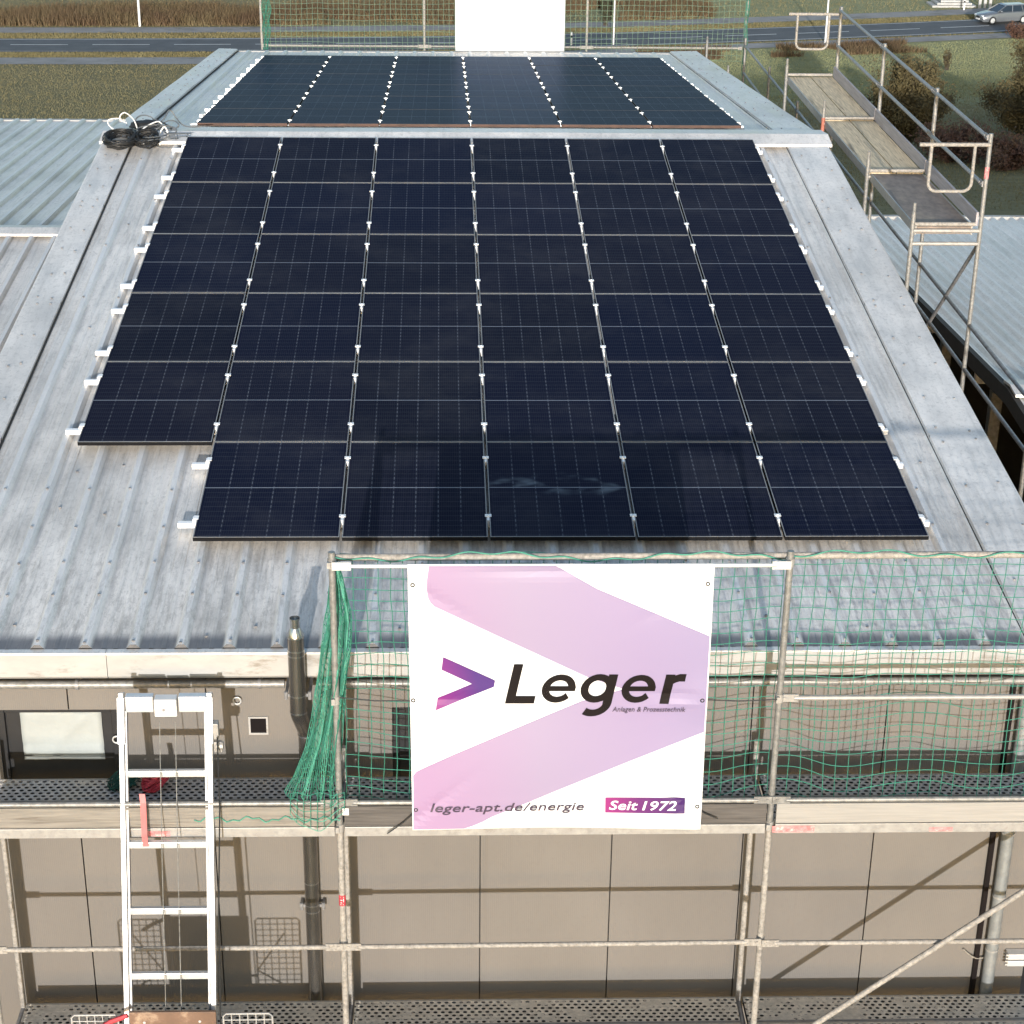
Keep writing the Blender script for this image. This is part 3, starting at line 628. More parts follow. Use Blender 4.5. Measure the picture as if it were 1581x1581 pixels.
def prof_left(x0, x1):
    ev = []; p = .345; k = math.ceil(x0/p)-1
    while k*p-.1 < x1:
        for dx, h in ((-.065, 0), (-.025, .055), (.025, .055), (.065, 0)): ev.append((k*p+dx, h))
        k += 1
    return [(x0, 0)]+[e for e in ev if x0 < e[0] < x1]+[(x1, 0)]
def prof_corr(x0, x1):
    n = max(2, int((x1-x0)/.02)); return [(x0+(x1-x0)*i/n, .024*math.sin((x0+(x1-x0)*i/n)*2*math.pi/.16)) for i in range(n+1)]
lp = at_z(40, 360, -2.5); lf = at_z(40, 187, -3.4)
gable_shed('annex_building', 'low hall left of the solar roof with pale ribbed metal roof', -11.5, XL-.06, lp.y, -2.5, lf.y, -3.4, -14, M['roof_left'], prof_left, M['wall'])
rp = at_z(1558, 605, -2.2); rf = at_z(1450, 337, -2.9)
shed, rfar, rnear, rtf = gable_shed('storage_shed', 'open-sided shed right of the scaffold with pale blue corrugated roof', rp.x, 44, rp.y, -2.2, rf.y, -2.9, -14, M['roof_right'], prof_corr, M['joint'], True)  # dark wall material puts the shade inside the shed into the colour
mb = MB(); mb.box((rp.x-.3, -13.5, -8.19), (43.7, rf.y-.5, -8.12)); obj('shed_floor', mb, M['asphalt'], shed)  # dark slab added so the shed interior stays black
# shed: dark verge board, columns, brackets, contents
for fn, L in ((rfar, rf.y-rp.y), (rnear, rp.y+14)):
    mb = MB(); mb.hexa([fn(rp.x-.02, 0, .03), fn(rp.x+.05, 0, .03), fn(rp.x+.05, L, .03), fn(rp.x-.02, L, .03)], [fn(rp.x-.02, 0, -.16), fn(rp.x+.05, 0, -.16), fn(rp.x+.05, L, -.16), fn(rp.x-.02, L, -.16)]); obj('verge_board', mb, M['joint'], shed)
for y in (-12, -9.3, -6.6, -3.9, -1.2, 1.5, 4.2):
    z = -2.3-abs(y-rp.y)*rtf
    mb = MB(); mb.box((rp.x+.35, y-.07, -8.2), (rp.x+.49, y+.07, z-.1)); obj('column', mb, M['steel_dull'], shed)
    mb = MB(); mb.box((rp.x+.12, y-.04, z-.32), (rp.x+.34, y+.04, z-.1)); obj('bracket', mb, M['white_post'], shed)
for (x, y, z, s, m, nm, lab) in ((7.2, -6.2, -8.2, 1.1, 'carton', 'storage_crate', 'brown crate in the shadow under the open shed'), (7.5, -8.0, -8.2, 1.3, 'ply', 'storage_crate', 'dark brown crate nearest to us under the open shed')):
    o = thing(nm, lab, 'crate', (x, y, z)); mb = MB(); mb.box((x-.5, y-.5, z), (x+.5, y+.5, z+s)); obj('crate_body', mb, M[m], o, bevel=.01)
    mb = MB(); mb.box((x-.503, y-.2, z+s*.5), (x-.5005, y+.15, z+s*.8)); obj('paper_label', mb, M['paper'], o)

# ------------------------------------------------------------------ scaffolds
def gtube(name, p, q, root, mat='steel', r=.0242, ends=False):
    mb = MB(); p, q = Vector(p), Vector(q)
    if ends:
        t = (q-p).normalized(); a, b = p+t*.16, q-t*.16; mb.tube([p+t*.10, a, b, q-t*.10], [r*.8, r, r, r*.8], 12)
        side = Vector((0, 0, 1)) if abs(t.z) < .9 else Vector((1, 0, 0))
        mb.bar(p+t*.002, p+t*.13, .058, .012, side); mb.bar(q-t*.13, q-t*.002, .058, .012, side)
        c1, c2 = p+t*.035, q-t*.035; mb.tube([c1+t.cross(side)*.013, c1-t.cross(side)*.013], .013, 8); mb.tube([c2+t.cross(side)*.013, c2-t.cross(side)*.013], .013, 8)
    else: mb.tube([p, q], r, 12)
    return obj(name, mb, M[mat], root, smooth=True)
YO, YI = -12.87, -12.14
ZU, ZL = -2.125, -4.15
SX = [-3.67, -1.10, 1.97, 5.04]
fs = thing('front_scaffold', 'galvanised facade scaffold with two decks standing before the beige wall', 'scaffold', (.4, -12.5, GZ))
for i, x in enumerate(SX):
    gtube('standard', (x, YO, GZ), (x, YO, ZU-.02), fs, 'paint_worn')
    if i > 0: gtube('standard', (x, YO, ZU-.02), (x, YO, .005), fs, 'steel', .0235)
    gtube('standard', (x, YI, GZ), (x, YI, -1.88 if i != 2 else -1.84), fs, 'paint_worn')
    for z in (ZU, ZL):
        gtube('transom', (x, YO, z-.06), (x, YI, z-.06), fs, 'steel_dull', .022)
    for z in (ZU, -3.12, -.075, -1.10):
        if z > -2 and i == 0: continue
        mb = MB(); mb.tube([(x, YO, z-.03), (x, YO, z+.03)], .031, 12); mb.box((x-.03, YO-.055, z-.02), (x-.005, YO-.02, z+.025)); obj('wedge_head', mb, M['alu_rail'], fs, smooth=True)
dk = [('deck_up', ZU), ('deck_low', ZL)]
for (mt, z) in dk:
    for a, b in zip(SX, SX[1:]):
        for yy0, yy1 in ((YO+.055, YO+.375), (YO+.385, YO+.705)):
            mb = MB(); mb.add([(a+.03, yy0+.012, z), (b-.03, yy0+.012, z), (b-.03, yy1-.012, z), (a+.03, yy1-.012, z)], [(0,1,2,3)])
            o = obj('deck_plank', mb, M[mt], fs)
            mb = MB(); mb.box((a+.03, yy0+.013, z-.055), (b-.03, yy1-.013, z-.045)); obj('light_block_plate', mb, M['joint'], o)  # added dark plate, keeps light from passing through the deck holes
            for e0, e1 in ((yy0, yy0+.012), (yy1-.012, yy1)):
                mb = MB(); mb.box((a+.03, e0, z-.055), (b-.03, e1, z+.004)); obj('plank_edge', mb, M['alu_rail'], o)
# toe boards, edge rails
tb = ['wood', 'wood_dark', 'wood_cream']
for i, (a, b) in enumerate(zip(SX, SX[1:])):
    mb = MB(); mb.box((a+.035, YO-.048, ZU+.035), (b-.035, YO-.020, ZU+.195)); obj('toe_board', mb, M[tb[i]], fs, bevel=.004)
    mb = MB(); mb.box((a+.035, YO-.040, ZU-.055), (b-.035, YO+.04, ZU+.022)); obj('deck_edge_rail', mb, M['alu_rail'], fs, bevel=.004)
    mb = MB(); mb.box((a+.035, YO-.048, ZL+.035), (b-.035, YO-.020, ZL+.175)); obj('toe_board', mb, M['wood'], fs, bevel=.004)
    gtube('guard_rail', (a, YO-.035, -1.905), (b, YO-.035, -1.905), fs, 'steel', .019, True)
    gtube('guard_rail', (a, YO-.05, -3.118), (b, YO-.05, -3.118+(.012 if i == 1 else 0)), fs, 'paint_worn', .019, True)
gtube('guard_rail', (SX[1], YO-.06, -.072), (SX[2], YO-.06, -.072), fs, 'alu', .015, True)
gtube('guard_rail', (SX[2], YO-.01, -1.10), (SX[3], YO-.01, -1.10), fs, 'alu_rail', .019, True)
gtube('top_tube', (SX[1]-.02, YO+.055, -.058), (5.3, YO+.055, -.045), fs, 'paint_worn', .0242)
b1, b2 = at_y(1262, 1579, YO-.10), at_y(1579, 1377, YO-.10); dv = (b2-b1)
gtube('diagonal_brace', b1-dv*.55, b2+dv*.45, fs, 'paint_worn', .0225)
# red stickers: worn lettering too faint to read
mb = MB(); p = at_y(524, 1392, YO-.03); a0 = []
for j in range(2):
    for i in range(7): an = math.radians(-100+i*200/6/1.0-0); a0.append((SX[1]+.0252*math.sin(an), YO-.0252*math.cos(an), p.z-.045+.09*j))
mb.add(a0, [(i, i+1, 7+i+1, 7+i) for i in range(6)]); st = obj('red_sticker', mb, M['red'], fs)
mb = MB()
for (u0_, u1_, v0, v1) in ((-.6, .5, .028, .034), (-.5, .1, .004, .010), (-.5, -.1, -.018, -.012), (-.5, .4, -.034, -.028), (.3, .5, -.01, .02)):
    f = lambda u, z: (SX[1]+.0258*math.sin(u), YO-.0258*math.cos(u), p.z+z)
    mb.add([f(u0_, v0), f(u1_, v0), f(u1_, v1), f(u0_, v1)], [(0,1,2,3)])
obj('sticker_print', mb, M['white_post'], st)
for (x0, x1) in ((1193, 1258), (1436, 1472)):
    q0, q1 = at_y(x0, 1271, YO-.042), at_y(x1, 1271, YO-.042); mb = MB(); mb.box((q0.x, YO-.0425, ZU-.043), (q1.x, YO-.0405, ZU+.008 if x0 < 1300 else ZU-.012)); obj('red_mark', mb, M['red_pale'], fs)
q0, q1 = at_y(228, 1276, YO-.042), at_y(262, 1276, YO-.042); mb = MB(); mb.box((q0.x, YO-.0425, ZU-.040), (q1.x, YO-.0405, ZU+.0)); obj('red_mark', mb, M['red_pale'], fs)
mb = MB(); q0 = at_y(533, 1253, YO-.05); mb.box((q0.x-.02, YO-.0505, q0.z-.03), (q0.x+.025, YO-.0488, q0.z+.025)); obj('paper_tag', mb, M['white_post'], fs)

# right scaffold
rs = thing('side_scaffold', 'galvanised scaffold walkway with plank decks along the right side of the roof', 'scaffold', (5.0, 0, GZ))
XI, XO = 4.66, 5.39
YS = [-6.72, -4.12, -1.60, 1.45, 4.58, 7.65, 10.72, 13.79]
for y in YS:
    live = -4.2 < y < 4.7; gy = T(y)
    gtube('standard', (XI, y, gy), (XI, y, .14 if live else -1.0), rs, 'steel'); gtube('standard', (XO, y, gy), (XO, y, .97 if live else -.95), rs, 'steel')
    mb = MB(); mb.tube([(XI, y, .135), (XI, y, .24)], .017, 8) if live else mb.tube([(XI, y, -1.0), (XI, y, -.93)], .017, 8); obj('spigot', mb, M['steel'], rs, smooth=True)
    for z in ([-.06] if live else [])+[-2.1]: gtube('transom', (XI, y, z), (XO, y, z), rs, 'alu_rail', .022)
for y in (-4.12, -1.60, 1.45, 4.58): gtube('transom', (XI+.02, y, .012), (XO-.06, y, .012), rs, 'paint_worn', .022)
gtube('lower_transom', (XI, -4.12, -.20), (XO, -4.12, -.20), rs, 'alu_rail', .022)
for a, b in zip(YS, YS[1:]):
    for z in (-1.10, -1.60):
        gtube('ledger', (XO, a, z), (XO, b, z), rs, 'steel_dull', .021)
    mb = MB(); mb.box((XI+.04, a+.03, -2.13), (XO-.04, b-.03, -2.06)); obj('lower_deck', mb, M['plank_dark'], rs)
for i, (a, b) in enumerate(((-4.12, -1.60), (-1.60, 1.45), (1.45, 4.58))):
    if i == 0:
        mb = MB(); mb.box((XI+.05, a+.03, -.10), (XO-.09, b-.03, -.022)); o = obj('deck_plank', mb, M['plank_dark'], rs)
        for e0, e1 in ((XI+.035, XI+.05), (XO-.09, XO-.075)): mb = MB(); mb.box((e0, a+.03, -.11), (e1, b-.03, -.016)); obj('plank_edge', mb, M['alu_rail'], o)
    else:
        for q0, q1 in ((XI+.035, XI+.345), (XI+.36, XI+.67)):
            mb = MB(); mb.box((q0, a+.03, -.08), (q1, b-.03, -.018+.003*(q0 > 4.8))); o = obj('deck_plank', mb, M['plank'], rs)
        mb = MB(); mb.box((XI+.018, a+.03, -.11), (XI+.034, b-.03, -.015)); obj('plank_edge', mb, M['alu_rail'], o)
    mb = MB(); mb.box((XO-.052, a+.02, -.015), (XO-.026, b-.02, .135)); obj('toe_board', mb, M['toe_lilac'], rs, bevel=.003)
    for z in (.44, .93): gtube('guard_rail', (XO-.03, a, z), (XO-.03, b, z), rs, 'steel_dull', .021, True)
gtube('diagonal_brace', (XO, -4.12, -.20), (XO, -1.62, -2.2), rs, 'steel_dull', .021)
for y in (-4.15, 4.61):     # end guard frames
    mb = MB(); r_ = .018; mb.tube([(XI-.02, y, .86), (XO, y, .86)], .021, 10)
    pts = [(XI+.11, y, .86), (XI+.11, y, .46)]+[(XI+.11+.09*(1-math.cos(q)), y, .46-.09*math.sin(q)) for q in (.4, .8, 1.2, 1.57)]+[(XO-.25, y, .37)]+[(XO-.25+.09*math.sin(q), y, .37+.09*(1-math.cos(q))) for q in (.4, .8, 1.2, 1.57)]+[(XO-.16, y, .86)]
    mb.tube(pts, r_, 10); obj('end_guard', mb, M['paint_worn'], rs, smooth=True)
mb = MB(); mb.tube([(XI, 1.45, -.30), (XI, 1.45, .02)], .0248, 12); obj('painted_sleeve', mb, basic('orange_red_paint', (.42, .14, .09), .6), rs, smooth=True)
mb = MB(); mb.tube([(XO, -4.12, .50), (XO, -4.12, .62)], .0248, 12); obj('red_sticker', mb, M['red_pale'], rs, smooth=True)

# far scaffold
bs = thing('rear_scaffold', 'thin scaffold with netting rising behind the far eave of the roof', 'scaffold', (.8, 14.1, T(14.1)))
YB = 14.1; BX = [-3.78, -.70, 2.39, 5.43]
for x in BX:
    gtube('standard', (x, YB, GZ), (x, YB, .62), bs, 'paint_worn', .0242); gtube('standard', (x, YB+.0-.0+.73, GZ), (x, YB+.73, -2.5), bs, 'steel_dull', .0242)
for a, b in zip(BX, BX[1:]):
    for z in (-1.19, -.15, .55): gtube('guard_rail', (a, YB-.03, z), (b, YB-.03, z), bs, 'paint_worn', .019, True)
    mb = MB(); mb.box((a+.03, YB+.05, -3.2), (b-.03, YB+.70, -3.12)); obj('deck_plank', mb, M['plank_dark'], bs)

# ------------------------------------------------------------------ nets
def net(P, nu, nv, sub, r, skip=None):
    mb = MB()
    for j in range(nv+1):
        mb.tube([P(i/(nu*sub), j/nv) for i in range(nu*sub+1)], r, 3, cap=False)
    for i in range(nu+1):
        mb.tube([P(i/nu, j/(nv*sub)) for j in range(nv*sub+1)], r, 3, cap=False)
    return mb
def front_net(x0, x1, zt, zb, seed, sag):
    def P(u, v):
        x = x0+(x1-x0)*u; z = zt+(zb-zt)*v
        n1 = noise.noise(Vector((x*.9+seed, z*.9, 1))); n2 = noise.noise(Vector((x*2.3, z*2.3+seed, 5))); n3 = noise.noise(Vector((x*4, z*4, seed)))
        edge = math.sin(math.pi*min(1, max(0, v)))
        z2 = z+.035*n2*(.4+v)-sag*math.sin(u*math.pi*3.0+seed)**2*(v**3)
        return Vector((x+.03*n1+.012*n3, YO+.075+.10*edge*(.5+.5*n1)+.015*n2, z2+.010*n3))
    return P
o = obj('safety_net', net(front_net(-1.05, 1.95, -.045, -2.03, 3.1, .10), 35, 23, 2, .0034), M['net'], smooth=True); tag(o, 'green safety net stretched behind the advertising banner', 'safety net', 'green safety nets')
o = obj('safety_net', net(front_net(1.99, 5.02, -.05, -2.0, 9.4, .09), 35, 23, 2, .0034), M['net'], smooth=True); tag(o, 'green safety net hanging right of the banner between scaffold posts', 'safety net', 'green safety nets')
# gathered net end at the left post
LFT = [(0, 513, 868), (.12, 509, 900), (.25, 505, 945), (.42, 494, 1010), (.58, 488, 1070), (.72, 480, 1120), (.86, 462, 1180), (1, 441, 1226)]
RGT = [(0, 519, 866), (.12, 530, 905), (.25, 541, 950), (.42, 541, 1010), (.58, 533, 1070), (.72, 528, 1120), (.86, 526, 1180), (1, 530, 1232)]
def lerp(tab, v):
    for (a, x, y), (b, x2, y2) in zip(tab, tab[1:]):
        if v <= b: k = (v-a)/(b-a); return x+(x2-x)*k, y+(y2-y)*k
    return tab[-1][1:]
def PB(u, v):
    xl, yl = lerp(LFT, v); xr, yr = lerp(RGT, v); k = u+.03*math.sin(u*40+v*17)
    w = .025+.055*min(1, v*2)
    Y = YO+.06+w*math.sin(u*26+2*v)-.03*v+.012*math.sin(v*60+u*9)
    p = at_y(xl+(xr-xl)*k, yl+(yr-yl)*k, YO+.04); p.y = Y; p.z += .022*math.sin(u*33+v*4)+.010*math.sin(v*45+u*21)
    return p
o = obj('safety_net', net(PB, 46, 36, 2, .0036), M['net'], smooth=True); tag(o, 'bunched end of green net gathered at the post beside the flue', 'safety net', 'green safety nets')
def PT(u, v):
    q = at_y(448+84*u, 1226+(10+46*math.sin(math.pi*(.15+.75*u)))*v, YO-.09); q.y += .02*math.sin(u*14+v*3)-.0*v; return q
o = obj('safety_net', net(PT, 8, 4, 2, .003), M['net'], smooth=True); tag(o, 'loose flap of green net drooping over the pale toe board by the left post', 'safety net', 'green safety nets')
# cords
def cord(pts, r, mat, name, label, cat, n=6):
    mb = MB(); mb.tube(pts, r, n); o = obj(name, mb, M[mat], smooth=True); tag(o, label, cat); return o
cord([at_y(x, 1265+3*math.sin(x*.11)+2*math.sin(x*.31), YO-.055) for x in range(300, 528, 5)], .0045, 'net', 'green_cord', 'green cord lying along the bottom of the pale toe board', 'cord')
cord([at_y(x, 859+6*math.sin((x-513)*.019)+2.5*math.sin((x-513)*.083), YO+.02) for x in range(516, 1222, 6)], .005, 'net', 'net_rope', 'green edge rope wound along the tube above the banner', 'rope')
cord([at_y(x, 855+4*math.sin((x-513)*.021)+3*math.sin((x-513)*.071), YO+.02) for x in range(1226, 1600, 6)], .005, 'net', 'net_rope', 'green edge rope wound along the top tube right of the banner', 'rope')
for (a, b, lab) in (((524, 1077), (634, 1082), 'dark tie cord from the left post to the banner at mid height'), ((1083, 1080), (1200, 1080), 'dark tie cord from the banner to the right post at mid height'), ((598, 1287), (646, 1249), 'black tie cord holding the lower left banner corner'), ((1070, 1244), (1108, 1264), 'black tie cord holding the lower right banner corner')):
    p, q = at_y(*a, YO-.075), at_y(*b, YO-.075); cord([p, (p+q)/2+Vector((0, 0, -.012)), q], .0045, 'rubber', 'tie_cord', lab, 'cord')
# far nets
def far_net(x0, x1, zt, zb, seed):
    def P(u, v):
        x = x0+(x1-x0)*u; z = zt+(zb-zt)*v; n1 = noise.noise(Vector((x*.8+seed, z, 2))); n2 = noise.noise(Vector((x*2, z*2, seed)))
        return Vector((x+.03*n1, YB-.05-.04*abs(n1), z+.03*n2))
    return P
for (a, b, lab, sd_, mt) in ((-3.72, -.12, 'pale green net left of the white sheet behind the roof', 2., 'net_pale'), (1.97, 5.38, 'pale green net right of the white sheet behind the roof', 6., 'net_pale')):
    o = obj('safety_net', net(far_net(a, b, .6, -1.42, sd_), int((b-a)/.1), 20, 1, .0040), M[mt], smooth=True); tag(o, lab, 'safety net', 'nets on the rear scaffold')
def PE(u, v):
    x = -3.74+.07*u+.16*u*v*(1-v)*2; return Vector((x+.02*math.sin(v*30+u*9), YB-.07+.04*math.sin(u*20+v*6), .6-1.9*v))
o = obj('safety_net', net(PE, 12, 34, 1, .005), M['net'], smooth=True); tag(o, 'bunched green net edge at the left end of the rear scaffold', 'safety net', 'nets on the rear scaffold')
def PE2(u, v): return Vector((5.40+.05*u+.02*math.sin(v*22+u*7), YB-.06+.03*math.sin(u*14), .6-2.7*v))
o = obj('safety_net', net(PE2, 5, 30, 1, .005), M['net'], smooth=True); tag(o, 'bunched green net edge at the right end of the rear scaffold', 'safety net', 'nets on the rear scaffold')
o = thing('rear_banner', 'plain white back of a banner hung on the rear scaffold', 'banner', (.93, YB-.12, -1.28))
q0, q1 = at_y(703, 40, YB-.1), at_y(871, 80, YB-.1); mb = MB(); nx, nz = 12, 12
mb.add([(q0.x+(q1.x-q0.x)*i/nx, YB-.11+.012*math.sin(i*.9+j*.5), -1.285+(.58+1.285)*j/nz) for j in range(nz+1) for i in range(nx+1)], [(j*(nx+1)+i, j*(nx+1)+i+1, (j+1)*(nx+1)+i+1, (j+1)*(nx+1)+i) for j in range(nz) for i in range(nx)])
b_ = obj('sheet', mb, M['white_sheet'], o, smooth=True); m = b_.modifiers.new('s', 'SOLIDIFY'); m.thickness = .003

# ------------------------------------------------------------------ banner with print
BY = YO-.088
banner = thing('advertising_banner', 'large white banner with lilac chevron and dark Leger lettering on the scaffold', 'banner', (.43, BY, -2.12))
def wave(x, z):
    hang = max(0, min(1, (-.06-z)/2.05))
    cr = sum(a_*math.exp(-(((x-cx)*math.cos(an)+(z-cz)*math.sin(an))/.035)**2)*math.exp(-((x-cx)**2+(z-cz)**2)/.16) for cx, cz, an, a_ in ((1.44, -1.06, 1.45, .010), (1.44, -1.06, 1.75, -.008), (-.56, -1.06, 1.6, .009), (-.55, -.2, 1.0, .008), (1.42, -.2, 2.1, .008), (-.55, -2.0, 2.3, .010), (1.42, -2.0, .8, .010), (.3, -.1, 1.57, .008), (.9, -.1, 1.3, -.006)))
    return cr+.010*math.sin(x*2.2+.6)*hang+.006*math.sin(z*5+x*1.1)+.007*math.sin((x-z)*3.1)*hang-.014*math.exp(-((x-1.44)**2+(z+1.06)**2)/.02)
def at_b(x, y): return at_y(x, y, BY)
def conform(bm, off):
    for ax, lo, hi in ((0, -1, 2), (2, -2.3, .1)):
        k = lo
        while k < hi:
            co = [0, 0, 0]; co[ax] = k; no = [0, 0, 0]; no[ax] = 1
            bmesh.ops.bisect_plane(bm, geom=bm.verts[:]+bm.edges[:]+bm.faces[:], plane_co=co, plane_no=no); k += .04
    for v in bm.verts: v.co.y = BY+wave(v.co.x, v.co.z)-off
def print_poly(name, polys, off, mat, parent):
    bm = bmesh.new()
    for poly in polys:
        f = bm.faces.new([bm.verts.new((p[0], BY, p[1])) for p in poly]); f.normal_update()
    bmesh.ops.triangulate(bm, faces=bm.faces[:]); conform(bm, off)
    me = bpy.data.meshes.new(name); bmesh.ops.recalc_face_normals(bm, faces=bm.faces); bm.to_mesh(me); bm.free()
    return obj(name, me, mat, parent)
mb = MB(); nx, nz = 64, 64; c00, c10, c01, c11 = at_b(629, 871), at_b(1104, 871), at_b(637, 1281), at_b(1081, 1279)
vs = []
for j in range(nz+1):
    for i in range(nx+1):
        u, v = i/nx, j/nz; p = (c00*(1-u)+c10*u)*(1-v)+(c01*(1-u)+c11*u)*v; vs.append((p.x, BY+wave(p.x, p.z), p.z))
mb.add(vs, [(j*(nx+1)+i, j*(nx+1)+i+1, (j+1)*(nx+1)+i+1, (j+1)*(nx+1)+i) for j in range(nz) for i in range(nx)])
sheet = obj('sheet', mb, M['white_sheet'], banner, smooth=True)
m = sheet.modifiers.new('s', 'SOLIDIFY'); m.thickness = .002; m.offset = 0
pp = lambda L: [(at_b(*p).x, at_b(*p).z) for p in L]
CHEV = [(662, 873), (659, 895), (658.8, 911), (661, 923), (665, 930), (671, 935.5), (780, 987), (904, 1044), (962.5, 1064), (897, 1083), (780, 1131), (700, 1164), (655, 1184), (643, 1190), (638, 1196), (639, 1279), (716, 1279), (730, 1275), (745, 1269), (760, 1261), (818, 1238), (861, 1220), (960, 1180), (1087, 1130), (1095.5, 981), (922, 908.6), (858, 873)]
print_poly('chevron_print', [pp(CHEV)], .0075, M['pale_print'], banner)
print_poly('logo_arrow', [pp([(684, 1014.3), (764.5, 1050.7), (762.7, 1060.4), (672.5, 1096.3), (675.5, 1078), (728.7, 1055.9), (681.6, 1034)])], .0100, M['logo_print'], banner)
print_poly('badge', [pp([(934.5, 1231.3), (1057.5, 1229.8), (1056.8, 1254), (934.2, 1254.7)])], .0100, M['badge_print'], banner)
# custom heavy italic lettering: units measured on the photo, baseline at 0
SH = .235
def stroke(path, w, closed=False):
    pts = [Vector((a, b)) for a, b in path]; L, Rr = [], []
    for i in range(len(pts)):
        t_ = (pts[min(i+1, len(pts)-1)]-pts[max(i-1, 0)]).normalized(); nrm = Vector((-t_.y, t_.x)); ww = w[i] if isinstance(w, list) else w
        L.append(pts[i]+nrm*ww/2); Rr.append(pts[i]-nrm*ww/2)
    return [[L[i], L[i+1], Rr[i+1], Rr[i]] for i in range(len(pts)-1)]
def arc(cx, cy, rx, ry, a0, a1, n=24): return [(cx+rx*math.cos(math.radians(a0+(a1-a0)*i/n)), cy+ry*math.sin(math.radians(a0+(a1-a0)*i/n))) for i in range(n+1)]
def rect(x0, y0, x1, y1): return [Vector(p) for p in ((x0, y0), (x1, y0), (x1, y1), (x0, y1))]
def letter_e(cx):
    return stroke(arc(cx, 76, 66, 57, 0, 322), [40-10*abs(math.sin(math.radians(322*i/24))) for i in range(25)])+[rect(cx-64, 63, cx+86, 88)]
quads = [rect(492, 0, 540, 200), rect(540, 0, 640, 38)]
quads += letter_e(748)
quads += stroke(arc(944, 78, 64, 57, 0, 360), [42-9*abs(math.sin(math.radians(360*i/24))) for i in range(25)])+[rect(988, 10, 1034, 150)]+stroke([(1011, 12)]+arc(945, 2, 66, 50, 0, -128, 16), [46]+[46-12*abs(math.sin(math.radians(128*i/16))) for i in range(17)])
quads += letter_e(1154)
quads += [rect(1277, 0, 1324, 150)]+stroke([(1302, 92), (1310, 112), (1326, 126), (1350, 134), (1380, 134)], [24, 34, 38, 38, 38])
def lx_(p, base=(630, 990), sc=3.294, y0=316):
    X = p[0]+SH*p[1]; Y = y0-p[1]; q = at_b(base[0]+X/sc, base[1]+Y/sc); return (q.x, q.z)
bm = bmesh.new()
for i, qd in enumerate(quads):
    try: bm.faces.new([bm.verts.new((lx_(v)[0], BY-.00001*i, lx_(v)[1])) for v in qd])
    except Exception: pass
bmesh.ops.triangulate(bm, faces=bm.faces[:]); conform(bm, .0115)
for i, f in enumerate(bm.faces): pass
me = bpy.data.meshes.new('lettering'); bm.to_mesh(me); bm.free(); 
for v in me.vertices: v.co.y -= rnd.random()*.0004
obj('lettering', me, M['ink'], banner)
def text(s, p0, p1, hpx, mat, bold, off=.0150, shear=.22):
    cu = bpy.data.curves.new('txt', 'FONT'); cu.body = s; cu.size = 1; cu.shear = shear; cu.offset = bold; cu.resolution_u = 3; cu.space_character = 1.0+bold*1.6
    to = bpy.data.objects.new('txt', cu); COL.objects.link(to); bpy.context.view_layer.update()
    me = bpy.data.meshes.new_from_object(to.evaluated_get(bpy.context.evaluated_depsgraph_get())); bpy.data.objects.remove(to)
    xs = [v.co.x for v in me.vertices]; x0, x1 = min(xs), max(xs); a, b = at_b(*p0), at_b(*p1)
    cap = .72; sz = (at_b(p0[0], p0[1]-hpx).z-a.z)/cap
    bm = bmesh.new(); bm.from_mesh(me)
    for v in bm.verts:
        k = (v.co.x-x0)/(x1-x0); v.co = Vector((a.x+(b.x-a.x)*k, BY, a.z+(b.z-a.z)*k+v.co.y*sz))
    conform(bm, off); bmesh.ops.recalc_face_normals(bm, faces=bm.faces); bm.to_mesh(me); bm.free(); me.materials.clear(); me.name = 'lettering'
    return obj('lettering', me, M[mat], banner)
text('leger-apt.de', (664.3, 1252), (807, 1251.7), 13.2, 'ink_violet', .010)
text('/energie', (807, 1251.7), (901.5, 1251), 13.0, 'ink_violet', 0.008)
text('Anlagen & Prozesstechnik', (945, 1098), (1058, 1098), 7.6, 'ink_violet', 0.012)
text('Seit', (940, 1249), (984, 1248.8), 14.2, 'white_sheet', .014, .0160, .2)
text('1972', (991, 1248.8), (1043.5, 1248.5), 14.2, 'white_sheet', .014, .0160, .2)
for (px, py) in ((637, 903), (1093, 902), (638, 1082), (1084, 1080), (642, 1249), (1076, 1243)):
    p = at_b(px, py); mb = MB(); mb.tube([(p.x+.012*math.cos(q), BY+wave(p.x, p.z)-.006, p.z+.012*math.sin(q)) for q in [k*math.pi/6 for k in range(12)]], .0045, 6, closed=True); obj('eyelet', mb, M['rubber'], banner)

# ------------------------------------------------------------------ ladder hoist
def LP(x, z, o_=0): return Vector((x, -12.6+.38*(z+1.18)-o_*.935, z-o_*.355*-1*0))
lad = thing('ladder_hoist', 'tall aluminium ladder hoist leaning on the scaffold left of the flue', 'ladder', (-2.3, -15.3, GZ))
xl0, xl1 = -2.615, -2.0
for x in (xl0, xl1):
    mb = MB(); mb.bar(LP(x, -1.18), LP(x, GZ), .036, .085, (1, 0, 0)); mb.bar(LP(x, -1.50)+Vector((0, -.05, 0)), LP(x, -1.19)+Vector((0, -.05, 0)), .052, .02, (1, 0, 0))
    st = obj('stile', mb, M['alu'], lad, bevel=.005)
    mb = MB(); s = 1 if x == xl0 else -1; mb.bar(LP(x+s*.030, -1.3), LP(x+s*.030, GZ), .016, .05, (1, 0, 0)); obj('stile_channel', mb, M['steel_dull'], st)
for z in (-1.712, -2.186, -2.63, -3.068, -3.52, -3.98, -4.44, -4.9):
    p = LP(0, z); mb = MB(); mb.box((xl0+.02, p.y-.022, p.z-.025), (xl1-.02, p.y+.018, p.z+.025)); obj('rung', mb, M['alu'], lad, bevel=.006)
p = LP(0, -1.24)
for a, b in ((xl0+.03, xl0+.225), (xl1-.215, xl1-.02)): mb = MB(); mb.box((a, p.y-.04, p.z-.065), (b, p.y+.03, p.z+.055)); obj('head_plate', mb, M['alu'], lad, bevel=.006)
